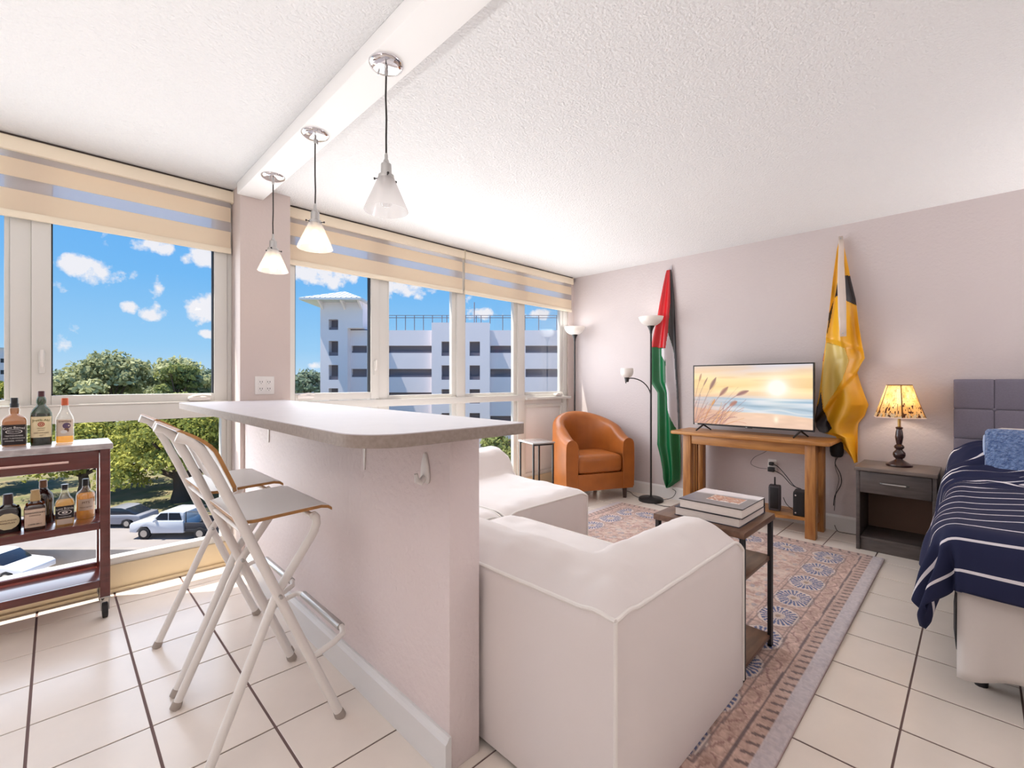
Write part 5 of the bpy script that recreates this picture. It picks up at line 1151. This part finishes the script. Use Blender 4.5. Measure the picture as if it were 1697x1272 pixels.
Zc += (0.065 * wr + 0.030 * wr2) * smooth(1.05, 0.45, Tg) * smooth(-0.05, 0.1, S0 + 0.15 - np.abs(Sg)) + 0.012 * (vnoise(Sg * 4, Tg * 5, 73) - 0.5) * (e < 0.2)
Zc += 0.020 * smooth(0.0, 0.25, np.minimum(S0 - np.abs(Sg), T1 - Tg))
Zc = np.maximum(Zc, 0.10)
Yc = np.clip(Sg, -S0, S0) + sgn * outw * dy + 0.03 * (vnoise(Tg * 6, Sg * 2, 75) - .5) * (eS > 0.05); Xc = -(np.minimum(Tg, T1) + outw * dx)
stripe_t = Tg - 0.30 * np.maximum(0, 0.80 - Tg) + 0.13 * wr * smooth(1.1, 0.4, Tg) + 0.03 * (vnoise(Sg * 3, Tg * 4, 77) - 0.5)
P_ = np.stack([Xc, Yc, Zc], -1)
navy = material('comforter_print', rgb(30, 34, 66), 0.8, spec=0.25)
nt = navy.node_tree; b0 = nt.nodes['Principled BSDF']; a0 = nt.nodes.new('ShaderNodeAttribute'); a0.attribute_name = 'stripe'
def nmath(op, a, b=None):
    n = nt.nodes.new('ShaderNodeMath'); n.operation = op
    for i, v in enumerate((a, b)):
        if v is None: continue
        if isinstance(v, (int, float)): n.inputs[i].default_value = v
        else: nt.links.new(v, n.inputs[i])
    return n.outputs[0]
fr_ = nmath('FRACT', nmath('DIVIDE', a0.outputs['Fac'], 0.126)); ln = nmath('LESS_THAN', fr_, 0.092)
mxn = nt.nodes.new('ShaderNodeMix'); mxn.data_type = 'RGBA'; nt.links.new(ln, mxn.inputs[0]); mxn.inputs[6].default_value = rgb(34, 38, 68); mxn.inputs[7].default_value = rgb(228, 222, 226); nt.links.new(mxn.outputs[2], b0.inputs['Base Color'])
me = paint_mesh('comforter', P_.reshape(-1, 3), np.zeros((ns_ * nt_, 3)), ns_, nt_)
fa = me.attributes.new('stripe', 'FLOAT', 'POINT'); fa.data.foreach_set('value', (stripe_t + 5.055).astype(np.float32).ravel())
cf = link('comforter', me, navy); cf.location = (4.30, -0.66, 0); sd = cf.modifiers.new('loft', 'SOLIDIFY'); sd.thickness = 0.022; sd.offset = 1
tag(cf, 'navy comforter with thin white stripes rumpled over the bed', 'comforter')
# blue fleece over a pillow
pw_ = thing('fleece_throw', 'folded fluffy blue fleece throw propped against the headboard', 'throw blanket', (4.03, -0.36, 0.635))
m = roundbox(0.075, 0.66, 0.30, 0.030, 12, (0.012, 0, 0)); m = moved(m, 0, 0, 0.15)
f1 = m.build('fleece', M_BLUEFUZZ, pw_, weld=1e-5); f1.rotation_euler = (0, math.radians(24), 0); f1.location = (-0.09, 0, -0.01)
f2 = moved(roundbox(0.05, 0.64, 0.285, 0.022, 8), 0.052, 0.018, 0.142).build('lining_fold', M_LTBLUE, pw_, weld=1e-5); f2.rotation_euler = (0, math.radians(24), 0); f2.location = (-0.09, 0, -0.01)
for y, lb_ in ((-0.36, 'white pillow behind the blue fleece throw'), (-1.02, 'white pillow farther along the headboard')):
    pl = moved(roundbox(0.42, 0.62, 0.13, 0.06, 10, (0.0, 0.0, 0.03)), 0, 0, 0.0).build('bed_pillow', M_SKIRT, None, weld=1e-5); pl.location = (4.225, y, 0.70); pl.rotation_euler = (0, math.radians(-62), 0); tag(pl, lb_, 'pillow', 'pillows on the bed')

# =================================================================== ADDED FILL LAMPS (out of view, put in to brighten the room)
gu = 'added fill lamps outside the view'
floor_lamp((-1.35, 0.3, 0), 'added low bowl uplighter giving unseen fill light on the kitchen side', ztop=0.72, watts=FILL[0], group=gu)
floor_lamp((4.10, -1.85, 0), 'added low bowl uplighter giving unseen fill light beyond the bed', ztop=0.72, watts=FILL[1], group=gu)

# =================================================================== OUTSIDE
GZ = -9.5
def vroot(name, label, cat, fw, r, z=GZ, group=None, dr=0.0):
    x, y = world_from_view(fw, r); return thing(name, label, cat, (x, y, z), -YAW + dr, group)
M_ASPH = material('asphalt', rgb(146, 138, 134), 0.9, var=0.06, vscale=0.6); M_CONC = material('concrete', rgb(196, 188, 180), 0.9, var=0.05, vscale=0.8); M_GRASS = material('verge_grass', rgb(92, 98, 56), 0.95, color2=rgb(140, 124, 92), vscale=0.5); M_FARG = material('far_ground', rgb(112, 124, 92), 0.95, color2=rgb(150, 150, 130), vscale=0.03)
def gslab(name, r0, r1, f0, f1, z0, z1, mat, label, cat):
    t = MB().box(r0, r1, f0, f1, z0, z1).build(name, mat, None, smooth=False); t.rotation_euler.z = -YAW; t.location = (0, 0, GZ); tag(t, label, cat, kind='structure'); return t
gslab('ground', -1800, 1800, 6, 2500, -1.0, -0.05, M_FARG, 'open ground stretching away outside the windows', 'ground')
gslab('parking_lot', -140, 60, 6, 26.6, -0.3, 0.0, M_CONC, 'concrete parking area below the windows', 'ground')
gslab('street', -160, 120, 27.2, 36.5, -0.3, 0.0, M_ASPH, 'sunlit street below the windows', 'street')
gslab('grass_verge', -160, 120, 36.5, 60, -0.3, 0.06, M_GRASS, 'grassy verge under the trees', 'ground')
gslab('low_wall', -160, 120, 26.6, 27.0, 0.0, 1.0, material('wall_concrete', rgb(150, 140, 132), 0.9, var=0.08, vscale=1.2), 'low concrete wall between parking area and street', 'wall')

# trees
LEAF = mix_material('leaf_mass', (('D', (1, 1, 1, 1), 0.7, 0), ('L', (1, 1, 1, 1), 0.3, 0)))
nt = LEAF.node_tree; at = nt.nodes.new('ShaderNodeAttribute'); at.attribute_name = 'paint'
for n in list(nt.nodes):
    if n.bl_idname in ('ShaderNodeBsdfDiffuse', 'ShaderNodeBsdfTranslucent'): nt.links.new(at.outputs['Color'], n.inputs['Color'])
BARK = material('bark', rgb(92, 76, 66), 0.95, bump=0.6, bscale=6, bdist=0.05)
def tree(label, fw, r, height, rad, n, leaf, pal, seed, group, trunk_r=0.35, low=0.28, nb=22):
    near = fw < 60 and r < -15; n = int(n * (3.6 if near else 1.9)); leaf = leaf * (0.70 if near else 1.0); t = vroot('tree', label, 'tree', fw, r, GZ, group); g = np.random.default_rng(seed)
    # foliage lobes on branching limbs
    lobes = []
    for k in range(nb):
        a = 2 * math.pi * k / nb * 2.4 + g.uniform(-0.4, 0.4); q = g.uniform(0, 1); rr_ = rad * g.uniform(0.25, 0.85); z = height * (low + (0.90 - low) * q); rr_ *= (1 - 0.55 * max(0, q - 0.5) * 2)
        lobes.append((rr_ * math.cos(a), rr_ * math.sin(a), z, rad * g.uniform(0.20, 0.36)))
    lobes.append((0, 0, height * 0.86, rad * 0.42))
    m = MB().tube([(0, 0, 0), (0.05, 0.1, height * 0.15), (-0.1, 0, height * 0.35), (0, 0, height * 0.62)], [trunk_r * 1.35, trunk_r, trunk_r * 0.8, trunk_r * 0.3], 10)
    m.build('trunk', BARK, t)
    for lx, ly, lz, lr in lobes[:8]:
        MB().tube([(0, 0, height * 0.22 + 0.1 * lz), (lx * 0.5, ly * 0.5, (height * 0.22 + lz) * 0.55), (lx, ly, lz)], [trunk_r * 0.5, trunk_r * 0.32, trunk_r * 0.1], 6).build('branch', BARK, t)
    L = np.array(lobes); pick = g.choice(len(L), n, p=(L[:, 3] ** 2) / (L[:, 3] ** 2).sum()); d = g.normal(size=(n, 3)); d /= np.linalg.norm(d, axis=1, keepdims=True); d[:, 2] = np.where(d[:, 2] < -0.3, -d[:, 2], d[:, 2])
    n0 = n; rr_ = L[pick, 3] * (0.55 + 0.55 * g.random(n)) * (1 + 0.12 * np.sin(d[:, 0] * 9 + d[:, 2] * 7)); C0 = L[pick, :3] + d * rr_[:, None] * np.array([1, 1, 0.72])
    C0[:, 2] = np.maximum(C0[:, 2], height * 0.1)
    nr = d + 0.7 * g.normal(size=(n, 3)); nr /= np.linalg.norm(nr, axis=1, keepdims=True); tmp = g.normal(size=(n, 3)); u = np.cross(nr, tmp); u /= np.linalg.norm(u, axis=1, keepdims=True); v = np.cross(nr, u)
    s = leaf * 0.72 * (0.5 + 0.9 * g.random(n))[:, None]
    # pointed leaf sprays: six-sided, gently cupped
    K = [(-1.0, 0.0, 0.0), (-0.35, 0.5, 0.18), (0.45, 0.42, 0.15), (1.0, 0.0, -0.05), (0.4, -0.45, 0.15), (-0.4, -0.48, 0.18)]
    Vv = np.stack([C0 + u * s * a + v * s * b2 - nr * s * c for a, b2, c in K], 1).reshape(-1, 3)
    me = bpy.data.meshes.new('foliage'); me.vertices.add(n * 6); me.vertices.foreach_set('co', Vv.astype(np.float32).ravel()); me.loops.add(n * 6); me.loops.foreach_set('vertex_index', np.arange(n * 6, dtype=np.int32)); me.polygons.add(n); me.polygons.foreach_set('loop_start', (np.arange(n) * 6).astype(np.int32)); me.update(calc_edges=True)
    pc = slin(np.array(pal, float)); w = g.random((n, 1)); lobew = g.random(len(L))[pick][:, None]; mixw = np.clip(0.6 * lobew + 0.4 * w, 0, 1); col = pc[0] * (1 - mixw) + pc[1] * mixw
    ca = me.color_attributes.new('paint', 'FLOAT_COLOR', 'POINT'); ca.data.foreach_set('color', np.concatenate([np.repeat(col, 6, 0), np.ones((n * 6, 1))], 1).astype(np.float32).ravel())
    tag(link('foliage', me, LEAF, t), kind='stuff')
    return t
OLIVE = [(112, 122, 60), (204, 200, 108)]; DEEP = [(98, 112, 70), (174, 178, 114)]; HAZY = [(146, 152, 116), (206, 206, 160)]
gN = 'street trees beyond the road'; gF = 'distant trees on the skyline'; gG = 'trees in front of the parking garage'
tree('broad sunlit olive-green tree whose trunk stands behind the white pickup', 41.0, -29.5, 8.0, 6.2, 5200, 0.34, OLIVE, 1, gN, 0.62)
tree('bushy green street tree left of the pickup, seen through the bar cart', 43.0, -40.0, 7.4, 5.8, 4200, 0.34, OLIVE, 2, gN, 0.4, low=0.3)
tree('yellow-green street tree right of the pickup, behind the bar stools', 42.0, -20.0, 7.7, 5.6, 4200, 0.34, OLIVE, 3, gN, 0.4)
tree('dark street tree at the far left behind the lower shelf of the cart', 45.0, -51.5, 7.2, 6.0, 3600, 0.36, DEEP, 4, gN, 0.4)
tree('shaded green tree filling the gap between two street trees', 50.0, -36.0, 8.6, 6.5, 3600, 0.40, DEEP, 5, gN, 0.4)
tree('shaded green tree behind the street tree nearest the bar', 51.0, -24.5, 8.4, 6.0, 3600, 0.40, DEEP, 6, gN, 0.4)
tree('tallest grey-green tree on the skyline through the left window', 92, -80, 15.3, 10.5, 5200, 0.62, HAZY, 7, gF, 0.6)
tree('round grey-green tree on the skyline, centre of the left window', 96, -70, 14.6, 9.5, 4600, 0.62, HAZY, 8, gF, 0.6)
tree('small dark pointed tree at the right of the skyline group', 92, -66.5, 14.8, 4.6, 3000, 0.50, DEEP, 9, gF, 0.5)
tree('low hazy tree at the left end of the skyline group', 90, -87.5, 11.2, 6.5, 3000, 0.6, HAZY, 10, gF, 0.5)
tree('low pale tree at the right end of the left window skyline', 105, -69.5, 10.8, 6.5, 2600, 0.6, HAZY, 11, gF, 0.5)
tree('yellowish bush below the far-left pane', 78, -86, 10.0, 6.0, 2600, 0.5, OLIVE, 12, gF, 0.4)
for k, (fw, r, h, l) in enumerate(((47, -1.5, 5.0, 'leafy tree seen below the counter beside the sofa'), (44, 5.0, 4.6, 'leafy tree behind the small side table'), (47, -9, 5.0, 'leafy tree in front of the garage, hidden by the bar'), (47, 12, 4.8, 'leafy tree in front of the garage behind the infill panel'))):
    tree(l, fw, r, h, 3.6, 2200, 0.3, DEEP, 20 + k, gG, 0.25)
for k in range(7):
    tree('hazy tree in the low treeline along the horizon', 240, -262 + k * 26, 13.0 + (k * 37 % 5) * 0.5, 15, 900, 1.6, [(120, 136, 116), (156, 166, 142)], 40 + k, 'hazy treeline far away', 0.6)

# pickup truck
M_CARW = material('white_car_paint', rgb(232, 230, 230), 0.2, coat=0.6); M_CARG = material('silver_car_paint', rgb(150, 150, 158), 0.25, coat=0.6); M_CARGL = material('dark_car_glass', rgb(40, 46, 56), 0.1); M_TYRE = material('tyre', rgb(36, 34, 36), 0.8); M_BEDDK = material('dark_bed', rgb(58, 56, 60), 0.6)
def wheels(t, xs, w, r):
    for x in xs:
        for s in (0.0, w - 0.22):
            wh = MB().tube([(x, s - 0.01, r), (x, s + 0.23, r)], r, 20).build('wheel', M_TYRE, t, bevel=0.03)
            MB().tube([(x, s - 0.025, r), (x, s + 0.1, r)], r * 0.58, 14).build('hub', M_STEEL, wh)
pk = vroot('pickup_truck', 'white pickup truck with dark open bed parked on the street', 'truck', 31.2, -25.9)
MB().prism([(0.0, 0.50), (0.0, 0.98), (0.12, 1.12), (1.30, 1.24), (1.40, 1.26), (3.62, 1.26), (3.66, 0.45), (1.45, 0.42), (1.40, 0.62), (1.2, 0.86), (0.75, 0.86), (0.5, 0.62), (0.45, 0.45)], 0.0, 1.95, 'y').build('body', M_CARW, pk, bevel=0.03)
MB().prism([(1.42, 1.24), (2.02, 1.82), (2.3, 1.88), (3.35, 1.88), (3.62, 1.80), (3.62, 1.24)], 0.08, 1.87, 'y').build('cab', M_CARW, pk, bevel=0.03)
MB().prism([(1.62, 1.30), (2.08, 1.76), (2.55, 1.78), (2.55, 1.30)], 0.05, 0.10, 'y').build('side_window', M_CARGL, pk, smooth=False)
MB().prism([(2.63, 1.30), (2.63, 1.78), (3.36, 1.78), (3.50, 1.30)], 0.05, 0.10, 'y').build('side_window', M_CARGL, pk, smooth=False)
MB().box(3.68, 5.95, 0.05, 1.9, 0.52, 0.72).box(3.68, 5.95, 0.05, 0.14, 0.72, 1.12).box(3.68, 5.95, 1.81, 1.9, 0.72, 1.12).box(5.86, 5.95, 0.14, 1.81, 0.72, 1.12).build('bed', M_BEDDK, pk, bevel=0.02)
MB().tube([(3.75, 0.12, 1.1), (3.75, 0.12, 1.85), (5.8, 0.12, 1.85), (5.8, 0.12, 1.1)], 0.035, 6).tube([(3.75, 1.83, 1.1), (3.75, 1.83, 1.85), (5.8, 1.83, 1.85), (5.8, 1.83, 1.1)], 0.035, 6).build('ladder_rack', M_BEDDK, pk)
MB().box(1.72, 1.86, -0.22, 0.02, 1.22, 1.40).build('mirror', M_CARW, pk, bevel=0.03)
MB().box(-0.08, 0.1, 0.1, 1.85, 0.45, 0.66).build('bumper', M_STEEL, pk, bevel=0.03)
wheels(pk, (0.98, 4.75), 1.95, 0.40)
def sedan(fw, r, label, paint, flip=False):
    t = vroot('parked_car', label, 'car', fw, r, GZ, 'cars outside')
    f = (lambda P: [(4.5 - x, z) for x, z in reversed(P)]) if flip else (lambda P: P)
    MB().prism(f([(0.0, 0.38), (0.0, 0.66), (0.2, 0.80), (1.25, 0.92), (3.6, 0.96), (4.4, 0.90), (4.5, 0.7), (4.5, 0.38), (4.05, 0.32), (3.9, 0.58), (3.5, 0.66), (3.15, 0.55), (3.05, 0.28), (1.35, 0.28), (1.25, 0.55), (0.9, 0.66), (0.55, 0.56), (0.45, 0.32)]), 0, 1.8, 'y').build('body', paint, t, bevel=0.04)
    MB().prism(f([(1.15, 0.90), (1.85, 1.36), (2.2, 1.43), (3.0, 1.42), (3.4, 1.32), (4.05, 0.94)]), 0.14, 1.66, 'y').build('cabin', M_CARGL, t, bevel=0.05)
    MB().prism(f([(1.9, 1.37), (2.2, 1.435), (3.0, 1.425), (3.35, 1.33)]), 0.16, 1.64, 'y').box(0, 0.001, 0, 0.001, 0.5, 0.501).build('roof', paint, t, bevel=0.0)
    wheels(t, (4.5 - 0.9, 4.5 - 3.5) if flip else (0.9, 3.5), 1.8, 0.33)
sedan(24.3, -30.3, 'white car in the parking area below the bar cart', M_CARW, True)
sedan(33.6, -31.6, 'silver car parked on the street left of the pickup', M_CARG)

# parking garage across the way
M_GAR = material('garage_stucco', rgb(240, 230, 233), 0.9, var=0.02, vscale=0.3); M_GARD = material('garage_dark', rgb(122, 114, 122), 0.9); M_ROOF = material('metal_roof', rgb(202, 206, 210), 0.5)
GF = 61.0; K = GF / FOCAL_PX
gx = lambda px: (px - 848.5) * K
gz = lambda py: CAM_H + (HORIZON_Y - py) * K - GZ
ga = vroot('parking_garage', 'pale lavender multi-storey parking garage with corner tower', 'building', GF, 0.0)
LV = [(566.0, 584.5), (572.5, 584.5), (611.0, 624.5), (650.0, 663.5), (689.0, 702.0), (728.0, 741.0)]
bands = [(572.5, 584.5), (611.0, 624.5), (650.0, 663.5), (689.0, 702.0), (728.0, 741.0)]
def facade(name, px0, px1, ytop, holes, fy0=0.0, depth=0.6):
    m = MB()
    for a, b2, c, d in holes_wall(gx(px0), gx(px1), 0.0, gz(ytop), holes): m.box(a, b2, fy0, fy0 + depth, c, d)
    w = m.build(name, M_GAR, ga, smooth=False)
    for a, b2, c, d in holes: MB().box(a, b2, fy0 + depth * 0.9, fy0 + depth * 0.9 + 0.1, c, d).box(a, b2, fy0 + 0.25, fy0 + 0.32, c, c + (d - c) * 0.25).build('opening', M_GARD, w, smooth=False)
    return w
def hol(px0, px1, ys): return [(gx(px0), gx(px1), gz(b2), gz(a)) for a, b2 in ys]
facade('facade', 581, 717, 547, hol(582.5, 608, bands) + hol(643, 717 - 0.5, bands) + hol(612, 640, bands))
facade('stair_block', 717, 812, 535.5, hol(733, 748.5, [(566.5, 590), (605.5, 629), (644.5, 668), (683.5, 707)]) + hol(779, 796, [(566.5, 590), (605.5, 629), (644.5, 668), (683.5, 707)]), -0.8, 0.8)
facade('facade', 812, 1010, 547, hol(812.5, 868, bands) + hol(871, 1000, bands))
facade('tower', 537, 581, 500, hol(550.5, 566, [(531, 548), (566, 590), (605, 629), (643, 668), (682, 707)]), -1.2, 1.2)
MB().box(gx(581), gx(606), -1.2, 0.0, gz(545), gz(500)).box(gx(537), gx(606), 0.0, 5.0, gz(545), gz(500)).box(gx(537), gx(537) + 0.4, 0, 5.0, 0, gz(545)).build('tower_side', M_GAR, ga, smooth=False)
MB().box(gx(537) + 0.4, gx(1010), 0.6, 16.0, gz(549), gz(548)).box(gx(537) + 0.4, gx(1010), 15.5, 16.0, 0, gz(549)).box(gx(1009), gx(1010), 0.6, 15.5, 0, gz(549)).build('roof_deck', M_GAR, ga, smooth=False)
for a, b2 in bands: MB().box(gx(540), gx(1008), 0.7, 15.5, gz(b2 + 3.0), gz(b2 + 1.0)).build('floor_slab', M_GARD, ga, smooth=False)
# hipped standing-seam roof
e0, e1, ez, az = gx(513.5), gx(612), gz(500), gz(479); f0, f1 = -3.2, 6.5; mx_, my_ = (e0 + e1) / 2, (f0 + f1) / 2
r = MB().add([(e0, f0, ez), (e1, f0, ez), (e1, f1, ez), (e0, f1, ez), (mx_ - 0.2, my_, az), (mx_ + 0.2, my_, az), (e0, f0, ez - 0.25), (e1, f0, ez - 0.25), (e1, f1, ez - 0.25), (e0, f1, ez - 0.25)], [(0, 1, 5, 4), (1, 2, 5), (2, 3, 4, 5), (3, 0, 4), (0, 6, 7, 1), (1, 7, 8, 2), (2, 8, 9, 3), (3, 9, 6, 0), (9, 8, 7, 6)]).build('tower_roof', M_ROOF, ga, smooth=False)
for k in range(1, 12):
    u = k / 12; x = e0 + (e1 - e0) * u; tt = 1 - abs(u - 0.5) * 2
    MB().tube([(x, f0, ez + 0.03), (x + (mx_ - x) * 0.0, f0 + (my_ - f0) * tt * 0.98, ez + (az - ez) * tt * 0.98 + 0.03)], 0.055, 4).build('roof_seam', M_ROOF, r, smooth=False)
for px in (541, 577, 604): MB().prism([(0.0, gz(505)), (0.0, gz(515)), (-1.8, gz(501)), (-1.8, gz(500)), (0, gz(500))], gx(px) - 0.12, gx(px) + 0.12, 'x').build('eave_bracket', M_GAR, r, smooth=False).location = (0, -1.2, 0)
for px in (656, 671, 686, 701, 716, 732, 740, 756, 771, 789, 797, 812, 833, 851, 870, 893, 923, 950, 980):
    top = 521.5; bot = 535.5 if 716 < px < 813 else 547
    MB().tube([(gx(px), 0.3, gz(bot)), (gx(px), 0.3, gz(top))], 0.055, 5).build('railing_post', M_GARD, ga)
MB().box(gx(612), gx(1008), 0.28, 0.32, gz(526.2), gz(525.2)).box(gx(612), gx(1008), 0.28, 0.32, gz(522.3), gz(521.5)).build('railing_rail', M_GARD, ga, smooth=False)
MB().tube([(gx(782), 4, gz(548)), (gx(782), 4, gz(492))], 0.07, 6).build('mast', M_GARD, ga)
MB().box(gx(583), gx(596), -0.9, -0.85, gz(545), gz(523)).build('vent_panel', M_ROOF, ga, smooth=False)

# pale block at the far left
lb2 = vroot('apartment_block', 'pale apartment block with small dark windows at the far left', 'building', 92.0, -100.4, dr=math.radians(47.5))
k2 = 92.0 / FOCAL_PX; bz = lambda py: CAM_H + (HORIZON_Y - py) * k2 - GZ; bx_ = lambda px: (px - 14.5) * 0.081
hs = []
for px in (-60, -45, -30, -15, 0.5):
    for y in (594, 613, 632, 651): hs.append((bx_(px), bx_(px + 6.5), bz(y + 7), bz(y)))
m = MB()
for a, b2, c, d in holes_wall(bx_(-160), bx_(14.5), 0, bz(577), hs): m.box(a, b2, 0, 0.5, c, d)
m.box(bx_(-160), bx_(14.5), 0.5, 12, 0, bz(578))
w_ = m.build('wall', material('white_stucco', rgb(222, 216, 224), 0.9), lb2, smooth=False)
for a, b2, c, d in hs: MB().box(a, b2, 0.3, 0.35, c, d).build('window', M_CARGL, w_, smooth=False)
MB().box(bx_(-162), bx_(15.3), -0.3, 12.4, bz(578), bz(576)).build('roof', M_ROOF, lb2, smooth=False)
# low buildings on the horizon
for k, (px0, px1, y0, fw, lab) in enumerate(((470, 512, 634.5, 300, 'low white building far off beside the garage tower'), (325, 352, 628, 260, 'low grey building far off at the right of the skyline trees'))):
    kk2 = fw / FOCAL_PX; t = vroot('distant_building', lab, 'building', fw, (px0 - 848.5) * kk2); w0 = (px1 - px0) * kk2; h0 = CAM_H + (HORIZON_Y - y0) * kk2 - GZ
    MB().box(0, w0, 0, 14, 0, h0).build('wall', M_GAR, t, smooth=False); MB().box(-0.6, w0 + 0.6, -0.6, 14.6, h0, h0 + 0.5).build('roof', M_ROOF, t, smooth=False)
    for q in range(6): MB().box(w0 * (q + 0.2) / 6, w0 * (q + 0.7) / 6, -0.1, 0.05, h0 * 0.72, h0 * 0.9).build('window', M_CARGL, t, smooth=False)
